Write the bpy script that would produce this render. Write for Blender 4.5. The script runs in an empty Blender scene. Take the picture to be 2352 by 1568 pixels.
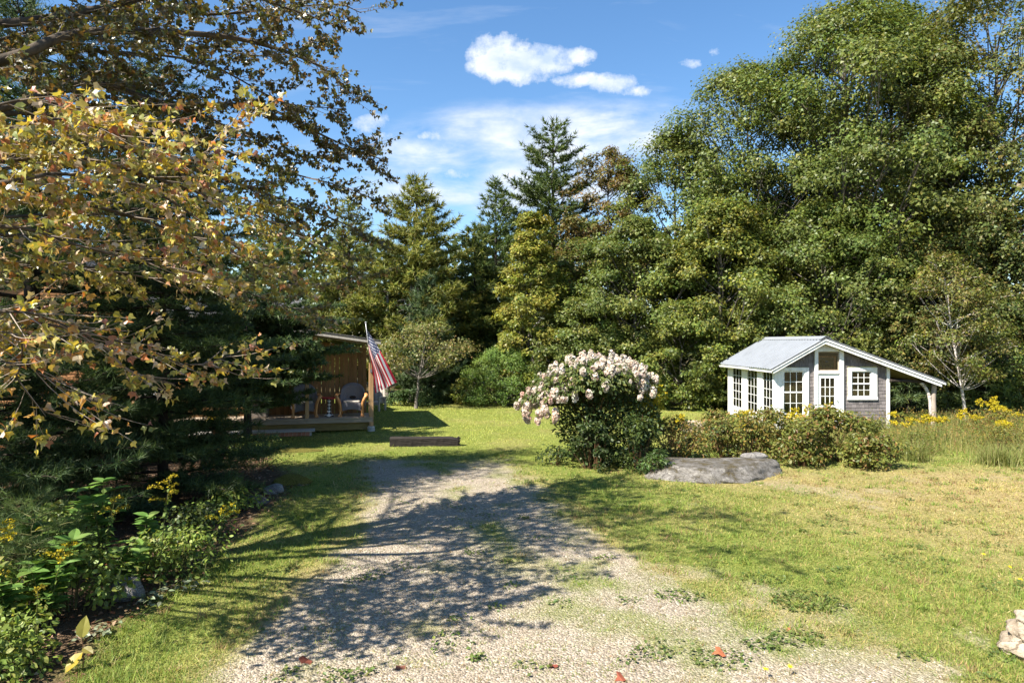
import bpy, math, random
import numpy as np
from mathutils import Vector, Matrix

# ------------------------------------------------------------------ camera, sky, sun, exposure
sc = bpy.context.scene
COL = sc.collection
R = math.radians
CAMZ = 3.0
cam_d = bpy.data.cameras.new('camera'); cam = bpy.data.objects.new('camera', cam_d); COL.objects.link(cam)
cam.location = (0, 0, CAMZ); cam.rotation_euler = (R(90), 0, 0)
cam_d.sensor_width = 36; cam_d.lens = 24; cam_d.clip_start = 0.1; cam_d.clip_end = 2000
sc.camera = cam

SUN = Vector((0.69, 0.54, -1.0))            # the way sunlight travels
sun_el = math.atan2(1.0, math.hypot(0.69, 0.54)); sun_az = math.atan2(-0.69, -0.54)
world = bpy.data.worlds.new('World'); sc.world = world; world.use_nodes = True
def build_world():
    nt = world.node_tree; N = nt.nodes; L = nt.links
    for n in list(N): N.remove(n)
    out = N.new('ShaderNodeOutputWorld'); bg = N.new('ShaderNodeBackground')
    L.new(bg.outputs[0], out.inputs[0])
    sky = N.new('ShaderNodeTexSky'); sky.sky_type = 'NISHITA'; sky.sun_disc = False
    sky.sun_elevation = sun_el; sky.sun_rotation = sun_az
    sky.air_density = 1.0; sky.dust_density = 0.15; sky.ozone_density = 1.8
    bg.inputs[1].default_value = 0.072
    def M(op, a, b=None, c=None, clamp=False):
        n = N.new('ShaderNodeMath'); n.operation = op; n.use_clamp = clamp
        for i, v in enumerate((a, b, c)):
            if v is None: continue
            if isinstance(v, (int, float)): n.inputs[i].default_value = v
            else: L.new(v, n.inputs[i])
        return n.outputs[0]
    tc = N.new('ShaderNodeTexCoord'); sep = N.new('ShaderNodeSeparateXYZ'); L.new(tc.outputs['Generated'], sep.inputs[0])
    x, y, z = sep.outputs
    ys = M('MAXIMUM', y, 0.05)
    u = M('DIVIDE', x, ys); v = M('DIVIDE', z, ys)
    cv = N.new('ShaderNodeCombineXYZ'); L.new(u, cv.inputs[0]); L.new(v, cv.inputs[1])
    def noise(vec, scale, detail=8, rough=0.55, sx=1, sy=1, off=(0, 0, 0), dist=0.0):
        mp = N.new('ShaderNodeMapping'); mp.inputs['Scale'].default_value = (sx, sy, 1); mp.inputs['Location'].default_value = off
        L.new(vec, mp.inputs[0])
        n = N.new('ShaderNodeTexNoise'); n.inputs['Scale'].default_value = scale; n.inputs['Detail'].default_value = detail
        n.inputs['Roughness'].default_value = rough; n.inputs['Distortion'].default_value = dist
        L.new(mp.outputs[0], n.inputs['Vector']); return n.outputs[0]
    front = M('MULTIPLY', M('SUBTRACT', y, 0.1), 8, clamp=True)
    lump = noise(cv.outputs[0], 24, 9, 0.66); big = noise(cv.outputs[0], 9, 4, 0.5, off=(3, 1, 0))
    def blob(cu, cw, ru, rw, p=1.0):
        a = M('DIVIDE', M('SUBTRACT', u, cu), ru); b = M('DIVIDE', M('SUBTRACT', v, cw), rw)
        return M('SUBTRACT', p, M('ADD', M('MULTIPLY', a, a), M('MULTIPLY', b, b)))
    bl = None
    for b in [(-.022, .416, .040, .036, 1.25), (.012, .408, .052, .034, 1.2), (.055, .410, .05, .026, 1.1), (.095, .416, .035, .018, .9), (-.045, .402, .025, .02, .9),
              (.10, .383, .05, .014, .9), (.145, .377, .045, .018, 1.0), (.18, .366, .03, .012, .8), (-.21, .318, .035, .022, .8), (-.19, .30, .05, .014, .5), (-.09, .215, .035, .014, .5), (-.03, .21, .035, .014, .55),
              (-.08, .245, .03, .012, .5), (.295, .425, .016, .012, .45), (.26, .408, .025, .010, .45), (-.16, .235, .04, .02, .55), (-.11, .30, .04, .012, .45)]:
        q = blob(*b); bl = q if bl is None else M('MAXIMUM', bl, q)
    cum = M('ADD', M('MULTIPLY', bl, .9), M('MULTIPLY', M('SUBTRACT', lump, 0.5), 2.9))
    cum = M('MULTIPLY', M('SUBTRACT', cum, 0.12), 1.35, clamp=True)
    # broad thin veil low in the sky, streaked sideways
    streak = noise(cv.outputs[0], 5, 9, 0.6, 1.0, 3.2, (.4, .7, 0), 0.35)
    veil_env = None
    for b in [(.05, .30, .26, .065), (.14, .31, .20, .05), (-.10, .265, .16, .05), (.02, .25, .20, .07), (-.02, .22, .3, .05)]:
        q = blob(*b); veil_env = q if veil_env is None else M('MAXIMUM', veil_env, q)
    veil_env = M('MAXIMUM', veil_env, 0.0)
    veil = M('MULTIPLY', M('ADD', M('MULTIPLY', veil_env, .75), M('MULTIPLY', M('SUBTRACT', streak, .52), 3.0)), veil_env, clamp=True)
    veil = M('MULTIPLY', veil, 1.7, clamp=True)
    wisp = noise(cv.outputs[0], 3.2, 8, 0.58, 1.0, 4.5, (1.3, .2, 0), .5)
    wisp = M('MULTIPLY', M('MULTIPLY', M('SUBTRACT', wisp, .55), 3.0, clamp=True), .38)
    # the same kind of broken cloud all round the rest of the sky
    gen = noise(tc.outputs['Generated'], 3.0, 8, .6, 1, 1, (2, 5, 1)); gen = M('MULTIPLY', M('SUBTRACT', gen, .56), 4.0, clamp=True)
    gen = M('MULTIPLY', gen, M('SUBTRACT', 1.0, front))
    gen = M('MULTIPLY', gen, M('MULTIPLY', M('ADD', z, .02), 8, clamp=True))
    fr = M('MULTIPLY', M('MAXIMUM', M('MAXIMUM', cum, M('MULTIPLY', veil, .85)), wisp), front)
    mask = M('MAXIMUM', fr, M('MULTIPLY', gen, .75))
    # cloud colour: bright tops, soft grey-blue bases
    shade = noise(cv.outputs[0], 14, 6, .55, 1, 1.6, (0, .012, 4))
    ccol = N.new('ShaderNodeMix'); ccol.data_type = 'RGBA'
    L.new(M('MULTIPLY', M('SUBTRACT', shade, .34), 3.2, clamp=True), ccol.inputs[0])
    ccol.inputs[6].default_value = (3.2, 4.0, 5.4, 1); ccol.inputs[7].default_value = (5.9, 6.0, 6.2, 1)
    hs = N.new('ShaderNodeHueSaturation'); hs.inputs['Saturation'].default_value = 1.2; hs.inputs['Value'].default_value = 1.08
    L.new(sky.outputs[0], hs.inputs['Color'])
    mx = N.new('ShaderNodeMix'); mx.data_type = 'RGBA'
    L.new(mask, mx.inputs[0]); L.new(hs.outputs[0], mx.inputs[6]); L.new(ccol.outputs[2], mx.inputs[7])
    L.new(mx.outputs[2], bg.inputs[0])
build_world()

sl = bpy.data.lights.new('sun', 'SUN'); sl.energy = 5.0; sl.angle = R(0.53); sl.color = (1.0, 0.94, 0.84)
so = bpy.data.objects.new('sun', sl); COL.objects.link(so); so.location = (-20, -10, 30)
so.rotation_euler = SUN.to_track_quat('-Z', 'Y').to_euler()

vs = sc.view_settings
vs.view_transform = 'Standard'; vs.look = 'None'; vs.gamma = 1.0; vs.use_curve_mapping = False; vs.exposure = 1.5
sc.render.engine = 'CYCLES'
cy = sc.cycles
cy.max_bounces = 7; cy.diffuse_bounces = 3; cy.glossy_bounces = 2; cy.transmission_bounces = 4; cy.transparent_max_bounces = 8
cy.caustics_reflective = False; cy.caustics_refractive = False
cy.use_denoising = True

# ------------------------------------------------------------------ helpers
def rs(seed): return np.random.default_rng(seed)
FPX = 1568.0
def W(px, py, Y):                 # a point Y metres ahead, read off the photograph at 2352 px width
    return np.array([(px - 1176) / FPX * Y, Y, CAMZ + (784 - py) / FPX * Y])
def G(px, py):                    # the same for a point on the ground
    Y = CAMZ * FPX / (py - 784); return np.array([(px - 1176) / FPX * Y, Y, 0.0])
def sstep(a, b, x):
    t = np.clip((x - a) / (b - a), 0, 1); return t * t * (3 - 2 * t)

_perm = np.random.default_rng(5).random((256, 256))
def vnoise(x, y):
    xi = np.floor(x).astype(int); yi = np.floor(y).astype(int); fx = x - xi; fy = y - yi
    fx = fx * fx * (3 - 2 * fx); fy = fy * fy * (3 - 2 * fy)
    a = _perm[xi % 256, yi % 256]; b = _perm[(xi + 1) % 256, yi % 256]; c = _perm[xi % 256, (yi + 1) % 256]; d = _perm[(xi + 1) % 256, (yi + 1) % 256]
    return (a * (1 - fx) + b * fx) * (1 - fy) + (c * (1 - fx) + d * fx) * fy
def fbm(x, y, o=4, s=1.0, off=0.0):
    x = np.asarray(x, float) * s + 100 + off; y = np.asarray(y, float) * s + 100 + off * 1.7
    t = 0; a = 0.5
    for k in range(o): t = t + a * vnoise(x, y); x = x * 2.03 + 7.1; y = y * 2.03 + 3.3; a *= 0.5
    return t / (1 - 0.5 ** o)

def tag(o, label=None, cat=None, group=None, kind=None):
    if label: o['label'] = label
    if cat: o['category'] = cat
    if group: o['group'] = group
    if kind: o['kind'] = kind
    return o
def thing(name, label, cat, loc=(0, 0, 0), rz=0.0, group=None):
    o = bpy.data.objects.new(name, None); COL.objects.link(o); o.location = loc; o.rotation_euler = (0, 0, rz)
    o.empty_display_size = 0.2
    return tag(o, label, cat, group)
def link(name, me, mat, parent=None, loc=(0, 0, 0), rot=(0, 0, 0), scale=(1, 1, 1)):
    o = bpy.data.objects.new(name, me); COL.objects.link(o)
    if mat is not None and len(me.materials) == 0: me.materials.append(mat)
    o.location = loc; o.rotation_euler = rot; o.scale = scale
    if parent: o.parent = parent
    return o
def copy_tree(o, parent=None):
    c = o.copy(); COL.objects.link(c); c.parent = parent
    for ch in list(o.children): copy_tree(ch, c)
    return c

def np_mesh(name, V, F, col=None, smooth=False, fattr=None, pattr=None):
    V = np.ascontiguousarray(V, np.float32); F = np.ascontiguousarray(F, np.int32); k = F.shape[1]
    me = bpy.data.meshes.new(name)
    me.vertices.add(len(V)); me.vertices.foreach_set('co', V.ravel())
    me.loops.add(F.size); me.loops.foreach_set('vertex_index', F.ravel())
    me.polygons.add(len(F)); me.polygons.foreach_set('loop_start', np.arange(0, F.size, k, dtype=np.int32))
    me.polygons.foreach_set('use_smooth', np.full(len(F), smooth))
    me.update(calc_edges=True)
    if col is not None:
        a = me.attributes.new('col', 'FLOAT_COLOR', 'FACE')
        c4 = np.ones((len(F), 4), np.float32); c4[:, :3] = col; a.data.foreach_set('color', c4.ravel())
    for nm, d in (pattr or {}).items():
        a = me.attributes.new(nm, 'FLOAT', 'POINT'); a.data.foreach_set('value', np.ascontiguousarray(d, np.float32))
    return me

def unit(v): return v / np.maximum(np.linalg.norm(v, axis=-1, keepdims=True), 1e-9)
def rand_unit(rng, n): return unit(rng.normal(size=(n, 3)))

# ---- leaf templates: vertices (x across, y along, z up) and triangles
T_DIAMOND = (np.array([[0, 0, 0], [.36, .5, .10], [0, 1, -.05], [-.36, .5, .10]]), np.array([[0, 1, 2], [0, 2, 3]]))
T_LANCE = (np.array([[0, 0, 0], [.15, .4, .05], [0, 1, -.12], [-.15, .4, .05]]), np.array([[0, 1, 2], [0, 2, 3]]))
T_OVATE = (np.array([[0, 0, 0], [.24, .22, .05], [.30, .5, .03], [.16, .8, -.04], [0, 1, -.14], [-.16, .8, -.04], [-.30, .5, .03], [-.24, .22, .05], [0, .5, -.03]]),
           np.array([[0, 1, 8], [1, 2, 8], [2, 3, 8], [3, 4, 8], [4, 5, 8], [5, 6, 8], [6, 7, 8], [7, 0, 8]]))
_mp = [(0, 0), (.42, .10), (.52, .48), (.20, .56), (0, 1.0)]
_mv = [(x, y, .34 * abs(x) - .22 * y * y) for x, y in _mp] + [(-x, y, .34 * abs(x) - .22 * y * y) for x, y in _mp[1:-1][::-1]] + [(0, .40, 0)]
T_MAPLE = (np.array(_mv), np.array([[i, (i + 1) % 8, 8] for i in range(8)]))
T_LEAF4 = (np.array([[0, 0, 0], [.26, .3, .06], [.23, .68, .02], [0, 1, -.12], [-.23, .68, .02], [-.26, .3, .06]]), np.array([[0, 1, 2], [0, 2, 3], [0, 3, 4], [0, 4, 5]]))
T_TRI = (np.array([[-.30, .12, 0], [.36, .34, .06], [.0, 1, -.05]]), np.array([[0, 1, 2]]))
T_NEEDLE = (np.array([[-.5, 0, 0], [.5, 0, 0], [0, 1, 0]]), np.array([[0, 1, 2]]))

def place(T, P, Nrm, S, D=None, rng=None, wid=None, jitter=0.0):
    """copies of a leaf template at P, facing Nrm, tip along D, size S -> V, F, index of the leaf for each face"""
    P = np.asarray(P, float); n = len(P); tv, tf = T
    Z = unit(np.asarray(Nrm, float))
    if D is None: D = rand_unit(rng, n)
    Y = unit(D - Z * np.sum(D * Z, 1, keepdims=True)); X = np.cross(Y, Z)
    S = np.broadcast_to(np.asarray(S, float), (n,)); w = S if wid is None else np.broadcast_to(np.asarray(wid, float), (n,))
    k = len(tv)
    t = np.broadcast_to(tv, (n, k, 3))
    if jitter and rng is not None:
        t = t * (1 + jitter * rng.normal(size=(n, k, 1))); tz = t[:, :, 2] * rng.uniform(-.6, 2.6, (n, 1))
    else: tz = t[:, :, 2]
    V = P[:, None, :] + (w[:, None] * t[:, :, 0])[..., None] * X[:, None] + (S[:, None] * t[:, :, 1])[..., None] * Y[:, None] + (S[:, None] * tz)[..., None] * Z[:, None]
    F = (np.arange(n) * k)[:, None, None] + tf[None]
    return V.reshape(-1, 3), F.reshape(-1, tf.shape[1]), np.repeat(np.arange(n), len(tf))

def pal(rng, n, entries, vmin=.75, vmax=1.25):
    w = np.array([e[0] for e in entries], float); c = np.array([e[1] for e in entries], float)
    i = rng.choice(len(entries), n, p=w / w.sum())
    return c[i] * rng.uniform(vmin, vmax, (n, 1)) * rng.uniform(.93, 1.07, (n, 3))

class Geo:                         # gathers triangle soup with a colour per face
    def __init__(s): s.V = []; s.F = []; s.C = []; s.n = 0
    def add(s, V, F, C):
        s.V.append(V); s.F.append(F + s.n); s.C.append(C); s.n += len(V)
    def mesh(s, name): return np_mesh(name, np.concatenate(s.V), np.concatenate(s.F), np.concatenate(s.C))

class Tubes:                       # gathers tapered round branches (quads)
    def __init__(s, sides=6): s.V = []; s.F = []; s.n = 0; s.k = sides
    def add(s, pts, rad, k=None):
        k = k or s.k
        pts = np.asarray(pts, float); m = len(pts); rad = np.broadcast_to(np.asarray(rad, float), (m,))
        t = np.gradient(pts, axis=0); t = unit(t)
        ref = np.array([0, 0, 1.0]) if abs(t[0, 2]) < .8 and abs(t[-1, 2]) < .9 else np.array([1.0, 0.13, 0])
        a = unit(np.cross(t, ref)); b = np.cross(t, a)
        ang = np.arange(k) / k * 2 * np.pi
        ring = pts[:, None] + rad[:, None, None] * (np.cos(ang)[None, :, None] * a[:, None] + np.sin(ang)[None, :, None] * b[:, None])
        i = np.arange(m - 1)[:, None] * k; j = np.arange(k)[None]; j2 = (j + 1) % k
        F = np.stack([i + j, i + j2, i + k + j2, i + k + j], -1).reshape(-1, 4)
        s.V.append(ring.reshape(-1, 3)); s.F.append(F + s.n); s.n += m * k
    def mesh(s, name): return np_mesh(name, np.concatenate(s.V), np.concatenate(s.F), smooth=True)

def bez(p0, p1, p2, n=6):
    t = np.linspace(0, 1, n)[:, None]; p0, p1, p2 = map(lambda q: np.asarray(q, float), (p0, p1, p2))
    return (1 - t) ** 2 * p0 + 2 * t * (1 - t) * p1 + t * t * p2
def catmull(P, n=6):
    P = np.asarray(P, float); Q = np.vstack([2 * P[0] - P[1], P, 2 * P[-1] - P[-2]]); o = []
    t = np.linspace(0, 1, n, endpoint=False)[:, None]
    for i in range(1, len(Q) - 2):
        a, b, c, d = Q[i - 1:i + 3]
        o.append(.5 * ((2 * b) + (c - a) * t + (2 * a - 5 * b + 4 * c - d) * t ** 2 + (3 * b - a - 3 * c + d) * t ** 3))
    o.append(P[-1:]); return np.vstack(o)

class MB:                          # hard-surface mesh gatherer
    def __init__(s): s.v = []; s.f = []
    def poly(s, vs, fs):
        n = len(s.v); s.v += [tuple(map(float, q)) for q in vs]; s.f += [tuple(i + n for i in f) for f in fs]; return s
    def box(s, x0, x1, y0, y1, z0, z1, bev=0.0):
        if bev <= 0:
            v = [(x0, y0, z0), (x1, y0, z0), (x1, y1, z0), (x0, y1, z0), (x0, y0, z1), (x1, y0, z1), (x1, y1, z1), (x0, y1, z1)]
            return s.poly(v, [(0, 3, 2, 1), (4, 5, 6, 7), (0, 1, 5, 4), (1, 2, 6, 5), (2, 3, 7, 6), (3, 0, 4, 7)])
        b = bev; v = []
        for (X, sx) in ((x0, 1), (x1, -1)):
            for (Y, sy) in ((y0, 1), (y1, -1)):
                for (Z, sz) in ((z0, 1), (z1, -1)):
                    v += [(X, Y + sy * b, Z + sz * b), (X + sx * b, Y, Z + sz * b), (X + sx * b, Y + sy * b, Z)]
        def i(a, bb, c, k): return (a * 4 + bb * 2 + c) * 3 + k
        f = []
        for a in (0, 1):
            q = [i(a, 0, 0, 0), i(a, 1, 0, 0), i(a, 1, 1, 0), i(a, 0, 1, 0)]; f.append(q if a else q[::-1])
            q = [i(0, a, 0, 1), i(0, a, 1, 1), i(1, a, 1, 1), i(1, a, 0, 1)]; f.append(q if a else q[::-1])
            q = [i(0, 0, a, 2), i(1, 0, a, 2), i(1, 1, a, 2), i(0, 1, a, 2)]; f.append(q if a else q[::-1])
        for a in (0, 1):
            for c in (0, 1):
                f.append([i(0, a, c, 1), i(1, a, c, 1), i(1, a, c, 2), i(0, a, c, 2)])
                f.append([i(a, 0, c, 0), i(a, 1, c, 0), i(a, 1, c, 2), i(a, 0, c, 2)])
                f.append([i(a, c, 0, 0), i(a, c, 1, 0), i(a, c, 1, 1), i(a, c, 0, 1)])
        for a in (0, 1):
            for bb in (0, 1):
                for c in (0, 1): f.append([i(a, bb, c, 0), i(a, bb, c, 1), i(a, bb, c, 2)])
        return s.poly(v, f)
    def prism(s, prof, y0, y1):    # profile in x,z pushed along y
        n = len(prof); v = [(x, y0, z) for x, z in prof] + [(x, y1, z) for x, z in prof]
        return s.poly(v, [tuple(range(n)), tuple(range(2 * n - 1, n - 1, -1))] + [(i, i + n, (i + 1) % n + n, (i + 1) % n) for i in range(n)])
    def tube(s, pts, rad, k=8, cap=True):
        t = Tubes(k); t.add(pts, rad); V = t.V[0]; n = len(V) // k
        f = [tuple(q) for q in t.F[0].tolist()]
        if cap: f += [tuple(range(k)), tuple(range((n - 1) * k, n * k))]
        return s.poly(V.tolist(), f)
    def lathe(s, prof, k=16, c=(0, 0)):
        v = []; f = []
        for (r, z) in prof:
            for j in range(k): a = 2 * math.pi * j / k; v.append((c[0] + r * math.cos(a), c[1] + r * math.sin(a), z))
        for i in range(len(prof) - 1):
            for j in range(k): f.append((i * k + j, i * k + (j + 1) % k, (i + 1) * k + (j + 1) % k, (i + 1) * k + j))
        f += [tuple(range(k))[::-1], tuple(range((len(prof) - 1) * k, len(prof) * k))]
        return s.poly(v, f)
    def mesh(s, name, smooth=False):
        me = bpy.data.meshes.new(name); me.from_pydata(s.v, [], s.f); me.update()
        import bmesh
        bm = bmesh.new(); bm.from_mesh(me); bmesh.ops.recalc_face_normals(bm, faces=bm.faces)
        bm.to_mesh(me); bm.free()
        if smooth: me.polygons.foreach_set('use_smooth', np.ones(len(me.polygons), bool))
        return me
    def build(s, name, mat, parent=None, smooth=False, **k): return link(name, s.mesh(name, smooth), mat, parent, **k)
def boxo(name, mat, parent, x0, x1, y0, y1, z0, z1, bev=0.0):
    return MB().box(x0, x1, y0, y1, z0, z1, bev).build(name, mat, parent)

# ------------------------------------------------------------------ materials
class NT:
    def __init__(s, name):
        s.m = bpy.data.materials.new(name); s.m.use_nodes = True; s.t = s.m.node_tree; s.N = s.t.nodes; s.L = s.t.links
        for n in list(s.N): s.N.remove(n)
        s.out = s.N.new('ShaderNodeOutputMaterial')
    def put(s, sock, v):
        if v is None: return
        if hasattr(v, 'is_linked') or hasattr(v, 'links'): s.L.new(v, sock)
        elif isinstance(v, (tuple, list)) and sock.type == 'RGBA' and len(v) == 3: sock.default_value = (*v, 1)
        else: sock.default_value = v
    def math(s, op, a, b=None, clamp=False):
        n = s.N.new('ShaderNodeMath'); n.operation = op; n.use_clamp = clamp; s.put(n.inputs[0], a); s.put(n.inputs[1], b); return n.outputs[0]
    def mix(s, f, a, b, mode='MIX'):
        n = s.N.new('ShaderNodeMix'); n.data_type = 'RGBA'; n.blend_type = mode; s.put(n.inputs[0], f); s.put(n.inputs[6], a); s.put(n.inputs[7], b); return n.outputs[2]
    def ramp(s, f, stops):
        n = s.N.new('ShaderNodeValToRGB'); e = n.color_ramp.elements
        while len(e) < len(stops): e.new(0.5)
        for q, (p, c) in zip(e, stops): q.position = p; q.color = (*c, 1)
        s.put(n.inputs[0], f); return n.outputs[0]
    def coord(s, kind='Object', scale=(1, 1, 1), loc=(0, 0, 0)):
        tc = s.N.new('ShaderNodeTexCoord'); mp = s.N.new('ShaderNodeMapping'); mp.inputs['Scale'].default_value = scale; mp.inputs['Location'].default_value = loc
        s.L.new(tc.outputs[kind], mp.inputs[0]); return mp.outputs[0]
    def geo(s, scale=(1, 1, 1)):
        g = s.N.new('ShaderNodeNewGeometry'); mp = s.N.new('ShaderNodeMapping'); mp.inputs['Scale'].default_value = scale
        s.L.new(g.outputs['Position'], mp.inputs[0]); return mp.outputs[0]
    def noise(s, vec, scale, detail=5, rough=.55, dist=0.0):
        n = s.N.new('ShaderNodeTexNoise'); s.put(n.inputs['Vector'], vec); n.inputs['Scale'].default_value = scale
        n.inputs['Detail'].default_value = detail; n.inputs['Roughness'].default_value = rough; n.inputs['Distortion'].default_value = dist; return n.outputs[0]
    def voro(s, vec, scale, feat='F1', out=0):
        n = s.N.new('ShaderNodeTexVoronoi'); n.feature = feat; s.put(n.inputs['Vector'], vec); n.inputs['Scale'].default_value = scale; return n.outputs[out]
    def attr(s, name, out='Color'):
        n = s.N.new('ShaderNodeAttribute'); n.attribute_name = name; return n.outputs[out]
    def rnd(s): return s.N.new('ShaderNodeObjectInfo').outputs['Random']
    def bump(s, h, strength=.5, dist=.02):
        n = s.N.new('ShaderNodeBump'); n.inputs['Strength'].default_value = strength; n.inputs['Distance'].default_value = dist; s.put(n.inputs['Height'], h); return n.outputs[0]
    def bsdf(s, col, rough=.7, spec=.3, normal=None, metal=0.0):
        n = s.N.new('ShaderNodeBsdfPrincipled'); s.put(n.inputs['Base Color'], col); s.put(n.inputs['Roughness'], rough)
        n.inputs['Specular IOR Level'].default_value = spec; n.inputs['Metallic'].default_value = metal
        if normal is not None: s.L.new(normal, n.inputs['Normal'])
        return n.outputs[0]
    def done(s, sh): s.L.new(sh, s.out.inputs[0]); return s.m

def leaf_mat(name, transl=.35, rough=.5, spec=.25, tint=(1.15, 1.1, .55)):
    t = NT(name); c = t.attr('col')
    p = t.bsdf(c, rough, spec)
    tr = t.N.new('ShaderNodeBsdfTranslucent'); t.L.new(t.mix(1.0, c, tint, 'MULTIPLY'), tr.inputs[0])
    m = t.N.new('ShaderNodeMixShader'); m.inputs[0].default_value = transl
    t.L.new(p, m.inputs[1]); t.L.new(tr.outputs[0], m.inputs[2]); return t.done(m.outputs[0])
def plain(name, col, rough=.7, spec=.3, var=.15, nscale=8, bump=.15, stretch=(1, 1, 1), obj_var=0.0, metal=0.0, coord='Object', bdist=.01, dark=None):
    t = NT(name); v = t.coord(coord, stretch)
    n = t.noise(v, nscale, 7, .6); n2 = t.noise(v, nscale * .23, 3, .5)
    d = dark or tuple(q * (1 - 2.2 * var) for q in col); l = tuple(min(1, q * (1 + var)) for q in col)
    c = t.ramp(t.math('ADD', t.math('MULTIPLY', n, .65), t.math('MULTIPLY', n2, .35)), [(.3, d), (.5, col), (.72, l)])
    if obj_var:
        h = t.N.new('ShaderNodeHueSaturation'); t.L.new(c, h.inputs['Color'])
        t.L.new(t.math('ADD', t.math('MULTIPLY', t.rnd(), obj_var * 2), 1 - obj_var), h.inputs['Value']); c = h.outputs[0]
    return t.done(t.bsdf(c, rough, spec, t.bump(n, bump, bdist) if bump else None, metal))

MT = {}
MT['leaf'] = leaf_mat('leaf', .36, .46, .3)
MT['maple_leaf'] = leaf_mat('maple leaf', .34, .36, .6, (1.2, 1.0, .45))
MT['needle'] = leaf_mat('needle', .30, .5, .25, (1.0, 1.1, .5))
MT['grass'] = leaf_mat('grass blade', .30, .55, .2, (1.1, 1.1, .5))
MT['petal'] = leaf_mat('petal', .25, .6, .15, (1, 1, 1))
MT['litter'] = leaf_mat('dead leaf', .12, .7, .15, (1, .9, .7))
MT['bark'] = plain('bark', (.085, .068, .052), .9, .1, .3, 9, .8, (1, 1, .25), bdist=.03)
MT['bark_dark'] = plain('dark bark', (.045, .036, .03), .95, .1, .3, 10, .8, (1, 1, .25), bdist=.03)
MT['bark_grey'] = plain('grey bark', (.16, .14, .12), .9, .1, .3, 8, .7, (1, 1, .3), bdist=.03)
MT['twig'] = plain('pale twig', (.30, .245, .195), .8, .2, .25, 30, .3)
MT['stem'] = plain('plant stem', (.10, .10, .035), .8, .2, .3, 30, .2)
MT['stem_red'] = plain('brown stem', (.13, .07, .035), .8, .2, .3, 30, .2)
MT['white'] = plain('white paint', (.76, .76, .73), .6, .3, .05, 7, .2, (1, 1, .3), dark=(.50, .48, .43))
MT['white_old'] = plain('peeling white paint', (.76, .75, .71), .7, .2, .06, 12, .3, (1, 1, .4), dark=(.47, .44, .39))
MT['shingle'] = plain('weathered shingle', (.165, .145, .14), .9, .15, .22, 9, .7, (6, 6, .8), obj_var=.24)
MT['roof_metal'] = plain('roof sheet metal', (.235, .25, .27), .5, .4, .08, 3, .05)
MT['dark_metal'] = plain('dark flashing', (.10, .10, .11), .5, .4, .15, 6, .05)
MT['cedar'] = plain('cedar board', (.22, .115, .048), .75, .2, .2, 7, .3, (5, 5, .5), obj_var=.22)
MT['log'] = plain('orange log', (.42, .20, .08), .7, .25, .18, 7, .3, (.4, 4, 4), obj_var=.16)
MT['post'] = plain('tan post', (.40, .25, .125), .75, .2, .2, 8, .3, (6, 6, .5), obj_var=.1)
MT['deck'] = plain('weathered deck board', (.36, .29, .21), .85, .15, .2, 8, .4, (.5, 6, 6), obj_var=.15)
MT['deck_dark'] = plain('yellowed plank', (.20, .145, .055), .85, .15, .25, 8, .4, (.5, 6, 6), obj_var=.15)
MT['timber'] = plain('old black timber', (.030, .025, .022), .9, .15, .35, 6, .8, (.6, 5, 5), bdist=.03, dark=(.010, .008, .008))
MT['lumber_grey'] = plain('grey log', (.33, .27, .22), .85, .15, .2, 8, .5, (5, 5, .5))
MT['birch'] = None
MT['concrete'] = plain('concrete', (.42, .40, .36), .9, .2, .15, 14, .3)
MT['brick'] = plain('brick', (.42, .19, .12), .9, .15, .2, 16, .4, obj_var=.2)
MT['asphalt_shingle'] = plain('grey roof shingle', (.13, .125, .13), .95, .1, .2, 30, .5, obj_var=.2)
MT['lining'] = plain('olive lining board', (.58, .53, .24), .75, .2, .15, 5, .1, (3, 3, .5))
MT['floor'] = plain('shed floor', (.22, .19, .15), .9, .1, .2, 5, .2)
MT['wood_arm'] = plain('varnished wood', (.50, .24, .085), .45, .45, .2, 10, .2, (3, 3, .8))
MT['orange_frame'] = plain('orange window frame', (.50, .22, .08), .6, .3, .15, 12, .2)
MT['red'] = plain('red paint', (.38, .03, .04), .4, .4, .1, 6, .05)
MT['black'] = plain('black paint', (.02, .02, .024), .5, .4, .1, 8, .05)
MT['grey_box'] = plain('grey brown box', (.17, .14, .12), .8, .2, .15, 6, .2)
MT['pot'] = plain('terracotta pot', (.30, .13, .07), .85, .2, .15, 12, .2)
MT['weathered'] = plain('silvered wood', (.42, .38, .33), .85, .15, .18, 8, .4, (4, 4, 1), obj_var=.15)
MT['chrome'] = plain('brushed pole metal', (.62, .61, .58), .35, .5, .05, 10, .05, metal=.6)

def mk_birch():
    t = NT('birch bark'); v = t.coord('Object', (3, 3, 14)); n = t.noise(v, 2.2, 4, .6)
    c = t.ramp(n, [(.36, (.03, .027, .025)), (.43, (.42, .36, .31)), (.6, (.66, .60, .55))]); return t.done(t.bsdf(c, .8, .2, t.bump(n, .4, .01)))
MT['birch'] = mk_birch()
def mk_wicker():
    t = NT('grey wicker'); v = t.coord('Object')
    w = t.N.new('ShaderNodeTexWave'); w.wave_type = 'BANDS'; w.bands_direction = 'Z'; w.inputs['Scale'].default_value = 22; t.L.new(v, w.inputs[0])
    w2 = t.N.new('ShaderNodeTexWave'); w2.wave_type = 'BANDS'; w2.bands_direction = 'X'; w2.inputs['Scale'].default_value = 14; t.L.new(v, w2.inputs[0])
    h = t.math('MULTIPLY', w.outputs[1], w2.outputs[1])
    c = t.ramp(h, [(0, (.13, .125, .14)), (.5, (.27, .26, .285)), (1, (.42, .40, .41))]); return t.done(t.bsdf(c, .7, .25, t.bump(h, .7, .012)))
MT['wicker'] = mk_wicker()
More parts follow.
